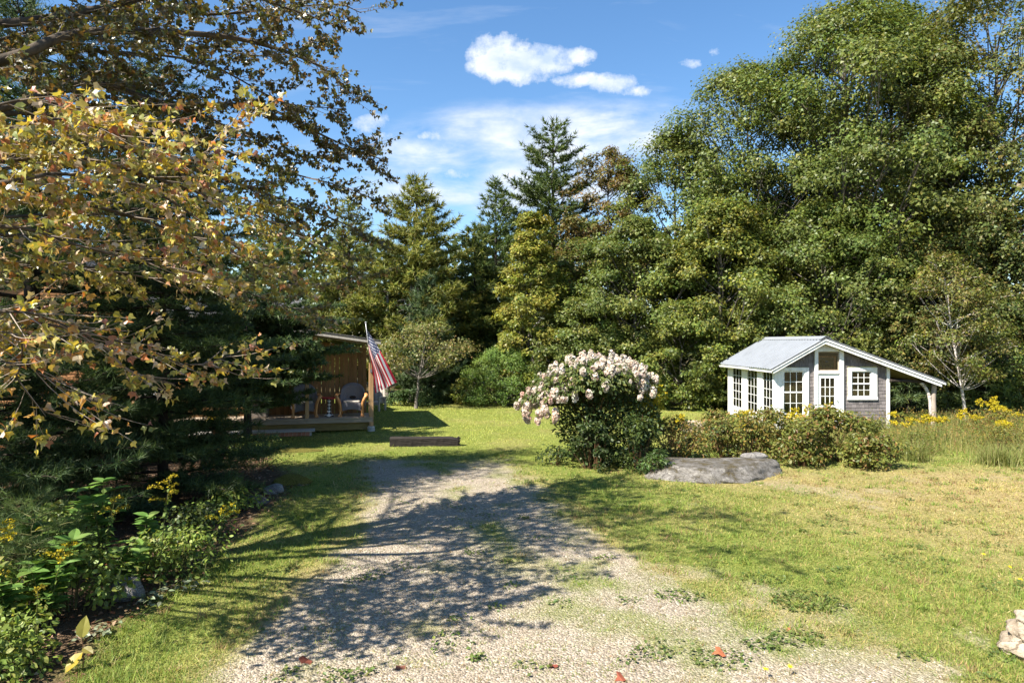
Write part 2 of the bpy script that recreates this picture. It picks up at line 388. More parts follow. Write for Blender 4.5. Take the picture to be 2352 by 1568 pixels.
def mk_glass():
    t = NT('window glass'); tr = t.N.new('ShaderNodeBsdfTransparent'); tr.inputs[0].default_value = (.86, .89, .86, 1)
    g = t.N.new('ShaderNodeBsdfGlossy'); g.inputs['Roughness'].default_value = .03
    f = t.N.new('ShaderNodeFresnel'); f.inputs[0].default_value = 1.5
    m = t.N.new('ShaderNodeMixShader'); t.L.new(t.math('ADD', t.math('MULTIPLY', f.outputs[0], 1.1), .03), m.inputs[0]); t.L.new(tr.outputs[0], m.inputs[1]); t.L.new(g.outputs[0], m.inputs[2])
    return t.done(m.outputs[0])
MT['glass'] = mk_glass()
def mk_stone(name, base, dark, light, moss=0.0, mosscol=(.13, .10, .03), scale=1.0, strata=0.0):
    t = NT(name); v = t.coord('Object')
    n = t.noise(v, 4 * scale, 10, .72); n2 = t.noise(v, 1.5 * scale, 6, .65); sp = t.noise(v, 22 * scale, 8, .75); fi = t.noise(v, 70, 4, .7)
    mixv = t.math('ADD', t.math('MULTIPLY', n, .45), t.math('ADD', t.math('MULTIPLY', sp, .35), t.math('MULTIPLY', fi, .20)))
    c = t.ramp(mixv, [(.36, dark), (.46, tuple(.6 * q + .4 * d for q, d in zip(base, dark))), (.52, base), (.62, light)])
    cr = t.voro(t.coord('Object', (1, 1, 1.6)), 2.2 * scale, 'DISTANCE_TO_EDGE'); crn = t.math('LESS_THAN', t.math('ADD', cr, t.math('MULTIPLY', sp, .10)), .062)
    c = t.mix(t.math('MULTIPLY', crn, .7), c, tuple(q * .5 for q in dark))
    h = t.math('ADD', t.math('MULTIPLY', n, 1.2), t.math('ADD', t.math('MULTIPLY', sp, .6), t.math('MULTIPLY', crn, -.5)))
    if strata:
        ns = t.noise(t.coord('Object', (.9, .9, 7)), 2.4, 9, .7, .8)
        c = t.mix(t.math('MULTIPLY', t.math('MULTIPLY', t.math('SUBTRACT', .46, ns), 9, True), strata), c, dark); h = t.math('ADD', h, t.math('MULTIPLY', ns, 1.6))
    if moss:
        g = t.N.new('ShaderNodeNewGeometry'); sep = t.N.new('ShaderNodeSeparateXYZ'); t.L.new(g.outputs['Normal'], sep.inputs[0])
        mk = t.math('ADD', t.math('ADD', t.math('MULTIPLY', n2, .5), t.math('MULTIPLY', sp, .5)), t.math('MULTIPLY', sep.outputs[2], .12))
        mm = t.math('MULTIPLY', t.math('SUBTRACT', mk, 1.02 - moss), 10, True)
        mc = t.ramp(fi, [(.35, tuple(q * .4 for q in mosscol)), (.52, mosscol), (.66, tuple(q * 1.7 for q in mosscol))])
        c = t.mix(mm, c, mc); h = t.math('ADD', h, t.math('MULTIPLY', t.math('MULTIPLY', mm, fi), .8))
    return t.done(t.bsdf(c, .9, .2, t.bump(h, .9, .035)))
MT['stone'] = mk_stone('lichen stone', (.22, .205, .19), (.08, .075, .068), (.42, .40, .36), scale=1.6)
MT['stone_moss'] = mk_stone('mossy stone', (.20, .185, .165), (.06, .052, .045), (.40, .37, .33), .425, (.105, .08, .03), 2.6)
MT['stone_green'] = mk_stone('moss covered stone', (.25, .23, .21), (.08, .075, .07), (.45, .42, .38), .62, (.13, .115, .022), 2.0)
MT['stone_cream'] = mk_stone('cream ledge stone', (.44, .36, .265), (.22, .16, .10), (.58, .51, .42), scale=1.0, strata=.5)

# ------------------------------------------------------------------ ground
YK = [0, 4, 6, 7.06, 8.46, 9.7, 11.3, 13.6, 15.9, 17.7, 40]
XL = [-3.2, -2.9, -2.72, -2.62, -2.5, -2.45, -2.5, -3.0, -3.6, -3.7, -3.7]
XR = [7.5, 6.0, 4.1, 3.2, 2.5, 1.45, 1.2, .75, .15, -.3, -.3]
BY = [0, 6.06, 7.6, 10.1, 11.3, 14.4, 18.4, 21.5, 23, 40]
BX = [-3.6, -3.85, -4.1, -4.2, -4.2, -4.55, -6.75, -8.6, -12, -12]
def zg(x, y): return .05 * (fbm(x, y, 3, .35, 11) - .5) + .012 * (fbm(x, y, 2, 2.5, 3) - .5)
def m_gravel(x, y):
    nz = fbm(x, y, 5, 1.6, 1) - .5; nb = fbm(x, y, 3, .5, 9) - .5
    dl = (x - np.interp(y, YK, XL)); dr = np.interp(y, YK, XR) - x
    d = np.minimum(np.minimum(dl * 1.3, dr * np.where(y < 9.5, .34, .8)), (17.2 - y) * .6) + nz * 1.1 + nb * .5
    m = sstep(-.22, .62, d)
    # grass creeping along the crown of the drive and its worn far end
    cx = np.interp(y, [6, 9, 12, 16, 18], [.6, .1, -.6, -1.7, -2.0])
    strip = np.exp(-((x - cx) / .33) ** 2) * sstep(8.0, 10.5, y) * sstep(.42, .62, fbm(x, y, 4, 1.3, 21))
    m = m * (1 - .7 * strip)
    m = m * (1 - .55 * sstep(.58, .82, fbm(x, y, 4, 1.1, 33)))
    pat = sstep(.66, .74, fbm(x, y, 4, .9, 41)) * sstep(2.0, 4.0, x) * sstep(16.5, 14.0, y)
    return np.clip(np.maximum(m, pat * .35), 0, 1)
def m_dry(x, y):
    d = sstep(1.6, 8.0, x + .45 * (y - 12)) * sstep(18.0, 14.5, y) * (.30 + 1.15 * fbm(x, y, 4, .55, 51))
    d2 = np.exp(-(np.minimum(np.abs(x - np.interp(y, YK, XL)), np.abs(x - np.interp(y, YK, XR))) / .45) ** 2) * sstep(17.5, 15, y) * .75 * fbm(x, y, 3, 1.5, 61) * 1.4
    d3 = sstep(.5, .75, fbm(x, y, 4, .8, 71)) * .35
    return np.clip(np.maximum(np.maximum(d, d2), d3), 0, 1)
def m_bed(x, y): return sstep(.25, -.25, x - np.interp(y, BY, BX) + .5 * (fbm(x, y, 4, 1.2, 81) - .5))

def mk_ground():
    t = NT('yard ground'); p = t.geo()
    gv = t.attr('gravel', 'Fac'); dry = t.attr('dry', 'Fac'); bed = t.attr('bed', 'Fac')
    fine = t.noise(p, 90, 4, .7); mid = t.noise(p, 14, 5, .6); lo = t.noise(p, 2.2, 5, .6)
    cell = t.N.new('ShaderNodeTexVoronoi'); cell.inputs['Scale'].default_value = 42; t.L.new(p, cell.inputs['Vector'])
    cc = t.N.new('ShaderNodeSeparateColor'); t.L.new(cell.outputs['Color'], cc.inputs[0])
    stone = t.ramp(cc.outputs[0], [(0, (.18, .145, .105)), (.35, (.26, .215, .16)), (.7, (.33, .28, .215)), (1, (.43, .375, .30))])
    dirt = t.mix(mid, (.16, .125, .085), (.27, .225, .165))
    edge = t.math('MULTIPLY', t.math('SUBTRACT', cell.outputs['Distance'], .008), 60, True)
    stonef = t.math('MULTIPLY', t.math('SUBTRACT', t.math('ADD', fine, t.math('MULTIPLY', mid, .5)), .42), 3, True)
    gcol = t.mix(stonef, dirt, stone)
    gcol = t.mix(t.math('MULTIPLY', t.math('SUBTRACT', lo, .5), 1.2, True), gcol, (.22, .17, .11))
    green = t.ramp(mid, [(.3, (.10, .13, .026)), (.55, (.17, .195, .04)), (.75, (.25, .25, .06))])
    tan = t.ramp(mid, [(.3, (.20, .15, .065)), (.55, (.33, .245, .115)), (.75, (.42, .33, .18))])
    grass = t.mix(t.math('MULTIPLY', dry, .9), green, tan)
    duff = t.ramp(fine, [(.3, (.035, .024, .015)), (.5, (.085, .055, .032)), (.7, (.17, .115, .072))])
    c = t.mix(gv, grass, gcol); c = t.mix(bed, c, duff)
    h = t.math('ADD', t.math('MULTIPLY', fine, .6), t.math('ADD', mid, t.math('MULTIPLY', cell.outputs['Distance'], -8)))
    return t.done(t.bsdf(c, .95, .12, t.bump(h, .5, .009)))
MT['ground'] = mk_ground()

def grid_sheet(name, x0, x1, y0, y1, st, keep=None, lift=0.0, hole=None):
    xs = np.arange(x0, x1 + 1e-6, st); ys = np.arange(y0, y1 + 1e-6, st); X, Y = np.meshgrid(xs, ys)
    x = X.ravel(); y = Y.ravel(); z = zg(x, y) + lift
    nx = len(xs); i = (np.arange(len(ys) - 1)[:, None] * nx + np.arange(nx - 1)[None]).ravel()
    F = np.stack([i, i + 1, i + nx + 1, i + nx], 1)
    at = {'gravel': m_gravel(x, y), 'dry': m_dry(x, y), 'bed': m_bed(x, y)}
    if keep is not None:
        k = keep(x, y, at); F = F[k[F].any(1)]
        used = np.unique(F); re = -np.ones(len(x), int); re[used] = np.arange(len(used)); F = re[F]
        x, y, z = x[used], y[used], z[used]; at = {a: b[used] for a, b in at.items()}
    return np_mesh(name, np.stack([x, y, z], 1), F, smooth=True, pattr=at)

# fine yard sheet with a coarse skirt out to the horizon, one mesh
def ground_mesh():
    a = grid_sheet('ground', -16, 22, 0, 38, .25)
    n = len(a.vertices); co = np.empty(n * 3, np.float32); a.vertices.foreach_get('co', co); co = co.reshape(-1, 3)
    f = np.empty(len(a.polygons) * 4, np.int32); a.loops.foreach_get('vertex_index', f); f = f.reshape(-1, 4)
    B = 900.0; e = .25
    V = np.array([[-B, -B, -.05], [B, -B, -.05], [B, B, -.05], [-B, B, -.05], [-16 + e, e, -.05], [22 - e, e, -.05], [22 - e, 38 - e, -.05], [-16 + e, 38 - e, -.05]], np.float32)
    F = np.array([[0, 1, 5, 4], [1, 2, 6, 5], [2, 3, 7, 6], [3, 0, 4, 7]]) + n
    at = {}
    for k in ('gravel', 'dry', 'bed'):
        d = np.empty(n, np.float32); a.attributes[k].data.foreach_get('value', d)
        at[k] = np.concatenate([d, np.full(8, .85 if k == 'bed' else 0, np.float32)])
    bpy.data.meshes.remove(a)
    return np_mesh('ground', np.concatenate([co, V]), np.concatenate([f, F]), smooth=True, pattr=at)
tag(link('ground', ground_mesh(), MT['ground']), kind='structure')
gm = grid_sheet('gravel_driveway', -5, 9, 0, 18.4, .1, lambda x, y, a: (a['gravel'] > .25) & (x < 7.6), .004)
tag(link('gravel_driveway', gm, MT['ground']), 'pale gravel driveway running from the foreground to the porch lawn', kind='structure')

# loose stones on the drive
def gravel_stones():
    rng = rs(3); n = 62000
    y = 5.4 + 9.5 * rng.random(n) ** 1.7; x = rng.uniform(-3.6, 6.5, n)
    k = (rng.random(n) < m_gravel(x, y) ** 1.5 * (.25 + .9 * sstep(.35, .62, fbm(x, y, 4, 1.8, 91)))) & (np.abs(x) < y * .78); x = x[k]; y = y[k]; n = len(x)
    s = .0032 + .012 * rng.random(n) ** 7 + .0004 * y
    O = np.array([[1, 0, 0], [0, 1, 0], [-1, 0, 0], [0, -1, 0], [0, 0, .8], [0, 0, -.6]])
    OF = np.array([[0, 1, 4], [1, 2, 4], [2, 3, 4], [3, 0, 4]])
    a = rng.uniform(0, 6.28, n); ca, sa = np.cos(a), np.sin(a)
    J = O[None] * rng.uniform(.6, 1.35, (n, 6, 1)) * rng.uniform(.7, 1.2, (n, 1, 3)) * s[:, None, None]
    V = np.stack([J[..., 0] * ca[:, None] - J[..., 1] * sa[:, None], J[..., 0] * sa[:, None] + J[..., 1] * ca[:, None], J[..., 2]], -1)
    V += np.stack([x, y, zg(x, y) + .004], -1)[:, None]
    F = (np.arange(n) * 6)[:, None, None] + OF[None]
    c = pal(rng, n, [(3, (.35, .295, .22)), (3, (.29, .24, .175)), (2, (.43, .375, .295)), (1, (.21, .165, .115)), (1, (.33, .25, .165))], .85, 1.15)
    return np_mesh('loose_gravel', V.reshape(-1, 3), F.reshape(-1, 3), np.repeat(c, 4, 0))
tt = NT('gravel stone'); MT['pebble'] = tt.done(tt.bsdf(tt.attr('col'), .85, .25))
tag(link('loose_gravel', gravel_stones(), MT['pebble']), 'loose pale gravel stones strewn over the driveway', 'gravel', kind='stuff')

# lawn blades
def blades(rng, x, y, h, w, col, lean=.55):
    n = len(x); z = zg(x, y) - .004
    a = rng.uniform(0, 6.28, n); l = lean * np.abs(rng.normal(0, .8, n)) * h
    c = np.cos(a); s = np.sin(a); a2 = a + np.pi / 2 + rng.normal(0, .5, n); wx = np.cos(a2) * w * .5; wy = np.sin(a2) * w * .5
    P = np.stack([x, y, z], -1)
    V = np.stack([P + np.stack([wx, wy, 0 * w], -1), P - np.stack([wx, wy, 0 * w], -1), P + np.stack([c * l, s * l, h], -1)], 1)
    return V.reshape(-1, 3), np.arange(n * 3).reshape(-1, 3), col
GREEN = [(3, (.135, .195, .032)), (3, (.19, .235, .046)), (2, (.26, .27, .065)), (1, (.095, .155, .034))]
TAN = [(2, (.43, .33, .125)), (2, (.34, .265, .10)), (3, (.34, .31, .085)), (1, (.50, .40, .20)), (2, (.27, .27, .07))]
LIME = [(3, (.32, .345, .075)), (2, (.39, .385, .11)), (1, (.24, .295, .06))]
def lawn():
    g = Geo(); rng = rs(7)
    for (n, ya, yb, pw) in ((430000, 5.3, 15.0, 1.35), (230000, 15.0, 34.5, 1.15)):
        y = ya + (yb - ya) * rng.random(n) ** pw; x = rng.uniform(-1, 1, n) * (y * .78 + .3)
        gr = m_gravel(x, y); bd = m_bed(x, y); dr = m_dry(x, y); pn = fbm(x, y, 4, 1.1, 5); fn = fbm(x, y, 3, 5.0, 15)
        tuft = sstep(.52, .66, fbm(x, y, 3, 2.6, 25)) * .5 + sstep(.66, .74, fbm(x, y, 3, 3.4, 35))
        dens = np.clip((1 - sstep(.15, .85, gr)) + .30 * tuft * (gr > .2) + .12 * (gr > .2) * (fn > .5), 0, 1) * (1 - sstep(.35, .9, bd)) * (.45 + .55 * sstep(.30, .52, fn))
        dens *= np.where(dr > .45, .72, 1.0)
        dens *= np.where((y > 20.5) & (x > 7.8), 0.15, 1)
        k = rng.random(n) < dens; x, y, dr, pn, gr = x[k], y[k], dr[k], pn[k], gr[k]; m = len(x)
        h = (.030 + .030 * rng.random(m)) * (.55 + .9 * pn) * np.where(dr > .4, .85, 1.0) * np.where(gr > .4, .7, 1) * (1 + .012 * y)
        long_ = rng.random(m) < .03; h[long_] *= 2.0
        w = (.0042 + .0009 * y) * rng.uniform(.7, 1.3, m)
        cg = pal(rng, m, GREEN, .78, 1.22); ct = pal(rng, m, TAN, .7, 1.25); cl = pal(rng, m, LIME, .9, 1.12)
        far = sstep(18.0, 20, y)[:, None]; cg = cg * (1 - far) + cl * far
        f = (rng.random(m) < np.clip(dr * .95 + .06, 0, .9))[:, None]
        col = np.where(f & (far < .5), ct, cg) * (.84 + .32 * pn)[:, None]
        g.add(*blades(rng, x, y, h * .6, w * .82, col, 2.2))
    # longer tufts and brown dead tufts, also out on the gravel
    q = 2600; y = 5.6 + 13 * rng.random(q) ** 1.6; x = rng.uniform(-1, 1, q) * (y * .78); gr = m_gravel(x, y); bd = m_bed(x, y); dr = m_dry(x, y)
    for k in range(q):
        if bd[k] > .5: continue
        on = gr[k] > .45
        if on and rng.random() < .45: continue
        nb = int(rng.uniform(5, 14) if on else rng.uniform(10, 30)); r = rng.uniform(.012, .05) if on else rng.uniform(.03, .11)
        px = x[k] + rng.normal(0, r, nb); py = y[k] + rng.normal(0, r * .8, nb); dead = rng.random() < (.7 if on else .12 + .4 * dr[k])
        c = pal(rng, nb, [(2, (.30, .21, .095)), (1, (.22, .14, .07)), (1, (.26, .24, .08))] if dead else [(2, (.17, .235, .04)), (2, (.23, .28, .055)), (1, (.12, .19, .035))])
        g.add(*blades(rng, px, py, rng.uniform(.02, .045, nb) if on else rng.uniform(.035, .095, nb), np.full(nb, .0055 + .0006 * y[k]), c, 1.2))
    return g.mesh('lawn_grass')
tag(link('lawn_grass', lawn(), MT['grass']), 'mown lawn grass, green and dry tan, around the driveway', 'grass', kind='stuff')

# broad low weeds and clover in the lawn
def weeds():
    g = Geo(); rng = rs(17)
    C = [(*G(1855, 1385)[:2], .34, 520), (*G(1560, 1370)[:2], .22, 160), (*G(1830, 1470)[:2], .22, 170), (*G(1650, 1515)[:2], .22, 130), (*G(1500, 1500)[:2], .16, 80), (*G(1760, 1330)[:2], .25, 120), (*G(1900, 1200)[:2], .3, 130), (*G(2100, 1290)[:2], .35, 150), (*G(1750, 1480)[:2], .16, 80)]
    for k in range(120):
        y = rng.uniform(6, 17); x = rng.uniform(-4, y * .75)
        if m_bed(np.array([x]), np.array([y]))[0] > .3: continue
        C.append((x, y, rng.uniform(.06, .2), int(rng.uniform(14, 50))))
    for (x, y, r, n) in C:
        a = rng.uniform(0, 6.28, n); q = r * np.sqrt(rng.random(n)); px = x + q * np.cos(a) * 1.3; py = y + q * np.sin(a)
        P = np.stack([px, py, zg(px, py) + rng.uniform(.005, .045, n)], -1); N = unit(np.array([0, 0, 1.0]) + .5 * rand_unit(rng, n))
        V, F, I = place(T_DIAMOND, P, N, rng.uniform(.025, .055, n), None, rng)
        g.add(V, F, pal(rng, n, [(2, (.085, .13, .032)), (2, (.12, .16, .04)), (1, (.17, .19, .05))])[I])
    return g.mesh('lawn_weeds')
tag(link('lawn_weeds', weeds(), MT['leaf']), 'low clover and broad leaved weeds dotted through the lawn', 'weeds', kind='stuff')

# leaf litter in the left bed
def litter():
    g = Geo(); rng = rs(19); n = 16000
    y = rng.uniform(5.2, 20, n); x = rng.uniform(-14, -3.3, n)
    k = (rng.random(n) < m_bed(x, y)) & (x > -y * .8); x, y = x[k], y[k]; n = len(x)
    P = np.stack([x, y, zg(x, y) + rng.uniform(.004, .03, n)], -1); N = unit(np.array([0, 0, 1.0]) + .45 * rand_unit(rng, n))
    V, F, I = place(T_LEAF4, P, N, rng.uniform(.04, .085, n), None, rng, jitter=.05)
    g.add(V, F, pal(rng, n, [(3, (.17, .095, .055)), (2, (.27, .165, .10)), (2, (.11, .06, .035)), (1, (.36, .25, .17)), (1, (.20, .07, .03))], .7, 1.3)[I])
    return g.mesh('leaf_litter')
tag(link('leaf_litter', litter(), MT['litter']), 'brown fallen leaf litter covering the bed under the pines', 'leaf litter', kind='stuff')

# single fallen leaves and yellow flowers on the drive and lawn
def one_leaf(name, pos, size, colour, seed, label, cat, group):
    rng = rs(seed); g = Geo(); P = np.array([[pos[0], pos[1], zg(pos[0], pos[1]) + .02]])
    V, F, I = place(T_MAPLE, P - P, np.array([[.25, -.35, 1.0]]), np.array([size]), rand_unit(rng, 1) * [1, 1, .1])
    V[:, 2] += .10 * size * np.abs(V[:, 0] / size) + rng.normal(0, .05 * size, len(V))
    me0 = np_mesh(name, V, F, np.repeat(np.array([colour]), len(F), 0))
    tag(link(name, me0, MT['litter'], loc=P[0]), label, cat, group)
for i, (px, py, s, c, lab) in enumerate([
        (708, 1516, .13, (.13, .04, .025), 'curled dark red maple leaf on the gravel near the lower left'),
        (920, 1530, .10, (.15, .06, .04), 'small brown leaf on the shaded gravel, lower centre-left'),
        (1270, 1528, .09, (.17, .045, .03), 'little dark red leaf lying on gravel at lower centre'),
        (1432, 1560 - 3, .10, (.24, .07, .04), 'red leaf on bright gravel at the very bottom edge'),
        (1662, 1502, .13, (.36, .12, .055), 'bright orange-red leaf lying among weeds right of the gravel'),
        (1806, 1450, .07, (.42, .14, .07), 'tiny orange leaf at the edge of the gravel on the right')]):
    one_leaf('fallen_leaf', G(px, py), s, c, 300 + i, lab, 'leaf', 'single fallen leaves')
def dandelion(px, py, lab, seed):
    rng = rs(seed); p = G(px, py); t = thing('dandelion', lab, 'flower', (p[0], p[1], zg(p[0], p[1])), 0, 'yellow flowers in the lawn')
    m = MB(); m.tube([(0, 0, 0), (.01, 0, .05), (.012, .004, .09)], [.003, .003, .003], 5); m.build('stem', MT['stem'], t)
    g = Geo(); n = 26; a = rng.uniform(0, 6.28, n); D = np.stack([np.cos(a), np.sin(a), .25 + 0 * a], -1)
    V, F, I = place(T_LANCE, np.tile([[.012, .004, .09]], (n, 1)), np.tile([[0, -.3, 1.0]], (n, 1)) + .2 * rand_unit(rng, n), rng.uniform(.02, .032, n), D)
    g.add(V, F, pal(rng, n, [(1, (.70, .50, .01)), (1, (.78, .60, .03))])[I]); link('flower_head', g.mesh('flower_head'), MT['petal'], t)
for i, (px, py, lab) in enumerate([(2342, 1345, 'yellow dandelion in grass at the right edge above the cream boulder'), (2258, 1287, 'yellow dandelion in the right lawn, farthest from camera'),
        (2318, 1316, 'small yellow dandelion between two others near right edge'), (1812, 1552, 'yellow dandelion at the bottom edge right of the gravel'), (1756, 1558, 'small yellow flower beside gravel, leftmost on bottom edge')]):
    dandelion(px, py, lab, 330 + i)

# ------------------------------------------------------------------ stones
def rock(name, label, loc, dims, mat, seed, rz=0.0, flat=0.0, sub=4, rough=.16, group=None, cat='rock', planes=5, sink=.25, step=0.0):
    import bmesh
    rng = rs(seed); bm = bmesh.new(); bmesh.ops.create_icosphere(bm, subdivisions=sub, radius=1)
    v = np.array([q.co[:] for q in bm.verts])
    for k in range(planes * 2):                      # flat broken faces
        n = rand_unit(rng, 1)[0]; n[2] = abs(n[2]) * .7; n /= np.linalg.norm(n); d = rng.uniform(.62, .9)
        s = v @ n; v = v - np.maximum(s - d, 0)[:, None] * n * .93
    v[:, 2] = np.where(v[:, 2] > 0, np.minimum(v[:, 2], 1 - flat + .25 * flat * v[:, 2]), v[:, 2])
    nz = (fbm(v[:, 0] * 1.3 + v[:, 2], v[:, 1] * 1.3 - v[:, 2], 4, 1.4, seed * 3.1) - .5) + .35 * (fbm(v[:, 0] * 4 + v[:, 2] * 3, v[:, 1] * 4, 3, 1.4, seed) - .5)
    v = v * (1 + rough * 2 * nz[:, None])
    if step: v[:, :2] *= (1 + step * (np.floor(v[:, 2] * 5 + 1.2 * v[:, 0] + .5 * nz) % 2 - .5) * .16)[:, None]
    v = v * np.array(dims) * .5
    for q, c in zip(bm.verts, v): q.co = c
    me = bpy.data.meshes.new(name); bm.to_mesh(me); bm.free()
    me.polygons.foreach_set('use_smooth', np.ones(len(me.polygons), bool))
    o = link(name, me, mat, None, (loc[0], loc[1], dims[2] * (.5 - sink)), (0, 0, rz))
    return tag(o, label, cat, group)
rock('ledge_boulder', 'long flat mossy ledge boulder in front of the bramble bushes', (4.6, 15.5), (3.7, 2.2, .74), MT['stone_moss'], 12, .05, .45, 5, .12, None, 'boulder', 4, .42)
rock('flat_stone', 'thin flat grey stone lying on the back of the mossy ledge boulder', (5.75, 16.2), (.7, .42, .2), MT['stone'], 14, .1, .3, 3, .12, sink=-.95)
rock('cream_boulder', 'big cream layered boulder cut off by the lower right corner', (5.36, 6.5), (1.55, 1.2, .66), MT['stone_cream'], 21, .2, .22, 5, .13, None, 'boulder', 9, .22, .5)
rock('white_rock', 'pale flat rock in the golden weeds left of the shed', (5.55, 20.6), (1.0, .6, .5), MT['stone_cream'], 23, .1, .3, 4, .12, sink=-.35)
rock('moss_stone', 'rounded moss topped stone at the far end of the left stone edging', (-4.62, 14.3), (.85, .55, .34), MT['stone_green'], 31, .3, .2, 4, group='stones edging the left bed')
rock('edging_stone', 'broken pale stone next to the moss topped one on the left edging', (-4.72, 13.55), (.45, .4, .26), MT['stone'], 32, .9, .2, 4, group='stones edging the left bed')
rock('edging_stone', 'grey edging stone nearest the camera, half hidden by groundcover', (-4.75, 12.7), (.5, .4, .22), MT['stone_moss'], 33, .4, .2, 4, group='stones edging the left bed')
rock('bed_rock', 'grey rock half buried behind the goldenrods at left', (-4.5, 8.0), (.4, .34, .3), MT['stone'], 34, .4, .1, 4, sink=.2)
rock('lawn_ledge', 'low strip of bare ledge rock in the grass below the porch', (-6.2, 18.6), (2.0, .5, .13), MT['stone_green'], 35, .05, .4, 4, sink=.3)

# ------------------------------------------------------------------ timber on the lawn
t = thing('landscape_timber', 'short dark weathered timber lying on the grass at the end of the driveway', 'timber', (-2.52, 19.6, 0), R(1.5))
import bmesh
def timber_mesh():
    m = MB(); rng = rs(41); k = 24; xs = np.linspace(-.97, .97, k); V = []; F = []
    for i, x in enumerate(xs):
        d = .004 * rng.normal(size=8)
        e = 1.0 if i < k - 3 else (.97, .88, .78)[i - k + 3]
        V += [(x, -.12 + d[0], .0), (x, -.13 + d[1], .23 * e + d[2] * .6), (x, -.09, .262 * e + d[3] * .6), (x, .10, .265 * e + d[4] * .5), (x, .13, .23), (x, .13, 0)]
    for i in range(k - 1):
        for j in range(6): F.append((i * 6 + j, i * 6 + (j + 1) % 6, i * 6 + 6 + (j + 1) % 6, i * 6 + 6 + j))
    F += [tuple(range(6)), tuple(range((k - 1) * 6, k * 6))]
    return m.poly(V, F).mesh('beam')
link('beam', timber_mesh(), MT['timber'], t)
rng = rs(43)
for i in range(7):
    q = MB(); z = .03 + .035 * i
    q.box(.955, .995 + .05 * rng.random(), -.11 + .02 * rng.random(), .09, z, z + .026); q.build('splinter', MT['timber'], t)

# ------------------------------------------------------------------ garden shed
shed = thing('garden_shed', 'white trimmed grey shingled garden shed with metal roof and lean-to, behind the brambles', 'shed', (9.0, 23.4, 0))
SX, SY = 9.0, 23.4          # local frame: x right along the front, y to the back
def sp(name, mat, x0, x1, y0, y1, z0, z1, bev=.004, parent=None):
    return boxo(name, MT[mat], parent or shed, x0, x1, y0, y1, z0, z1, bev)
RX, RZ = 1.62, 3.13; LX, LZ = -.20, 2.09; QX, QZ = 5.69, 1.63
def roof_z(x): return RZ + (x - RX) * ((RZ - LZ) / (RX - LX)) if x < RX else RZ + (x - RX) * ((QZ - RZ) / (QX - RX))
D_ = 5.02
# structural walls with openings left open (front pieces stand behind the shingles and trim)
def wallpoly(name, pts, y0, y1, mat='lining'):
    return MB().prism(pts, y0, y1).build(name, MT[mat], shed)
under = .16
def rz_(x): return roof_z(x) - under
wallpoly('front_wall', [(1.03, .05), (1.37, .05), (1.37, rz_(1.37)), (1.03, rz_(1.03))], .06, .12)
wallpoly('front_wall', [(.03, 2.0), (1.03, 2.0), (1.03, rz_(1.03)), (.06, rz_(.06))], .06, .12)
wallpoly('front_wall', [(2.36, .05), (2.65, .05), (2.65, rz_(2.65)), (2.36, rz_(2.36))], .06, .12)
wallpoly('front_wall', [(2.65, 1.98), (3.32, 1.98), (3.32, rz_(3.32)), (2.65, rz_(2.65))], .06, .12)
wallpoly('front_wall', [(2.65, .05), (3.32, .05), (3.32, 1.12), (2.65, 1.12)], .06, .12)
wallpoly('front_wall', [(3.32, .05), (3.86, .05), (3.86, rz_(3.86)), (3.32, rz_(3.32))], .06, .12)
wallpoly('front_wall', [(.31, .05), (1.03, .05), (1.03, .50), (.31, .50)], .06, .12)
wallpoly('back_wall', [(.03, .05), (3.9, .05), (3.9, rz_(3.9)), (RX, rz_(RX)), (.03, rz_(.03))], D_ - .1, D_)
wallpoly('side_wall', [(3.84, .05), (3.92, .05), (3.92, rz_(3.9)), (3.84, rz_(3.84))], .13, D_ - .12)
sp('floor_slab', 'floor', .02, 3.92, .02, D_, .0, .05)
sp('work_shelf', 'lining', .25, .8, .5, 4.6, .82, .87)
# shingles: courses of single pieces on the front, cut round the openings
def shingle_meshes():
    L_ = []
    for k in range(6):
        w = (.085, .105, .12, .135, .15, .17)[k]; v = [(0, 0, 0), (w, 0, 0), (w, .022, 0), (0, .022, 0), (0, .014, .15), (w, .014, .15), (w, .020, .15), (0, .020, .15)]
        me = MB().poly(v, [(0, 3, 2, 1), (4, 5, 6, 7), (0, 1, 5, 4), (1, 2, 6, 5), (2, 3, 7, 6), (3, 0, 4, 7)]).mesh('shingle'); me.materials.append(MT['shingle']); L_.append((w, me))
    return L_
SH = shingle_meshes(); rng = rs(51)
holes = [(-.1, 1.19, -1, 2.115), (1.36, 2.37, -1, 4), (2.51, 3.53, .97, 2.12)]
zones = [(1.175, 1.375), (2.36, 3.85), (.15, 1.375)]
def put_shingles(x0, x1, z0, ztop, hole=None):
    row = 0; z = z0
    while z < ztop(x0) and z < 3.0 or z < max(ztop(x0), ztop(x1)):
        x = x0 + (0 if row % 2 else -.0)
        while x < x1 - .02:
            w, me = SH[int(rng.integers(0, 6))]
            ww = min(w, x1 - x); cut = z + .12
            free = [(x, x + ww)]
            if hole and hole[2] < z + .11 and z < hole[3]:
                free = []
                if x < hole[0] - .02: free.append((x, min(x + ww, hole[0])))
                if x + ww > hole[1] + .02: free.append((max(x, hole[1]), x + ww))
            for (a, b) in free:
                top = min(ztop(a), ztop(b))
                if z + .03 > top: continue
                o = link('shingle', me, None, shed, (a, .038 + rng.uniform(-.002, .002), z + rng.uniform(-.006, .006)), (0, 0, 0), ((b - a - .005) / w, 1, min(1, (top - z) / .15)))
            x += ww
        z += .118; row += 1
put_shingles(1.175, 1.375, .02, lambda x: rz_(x) + .03)
put_shingles(.2, 1.175, 2.125, lambda x: rz_(x) + .03)
put_shingles(2.36, 3.85, .02, lambda x: rz_(x) + .03, (2.515, 3.525, .98, 2.11))
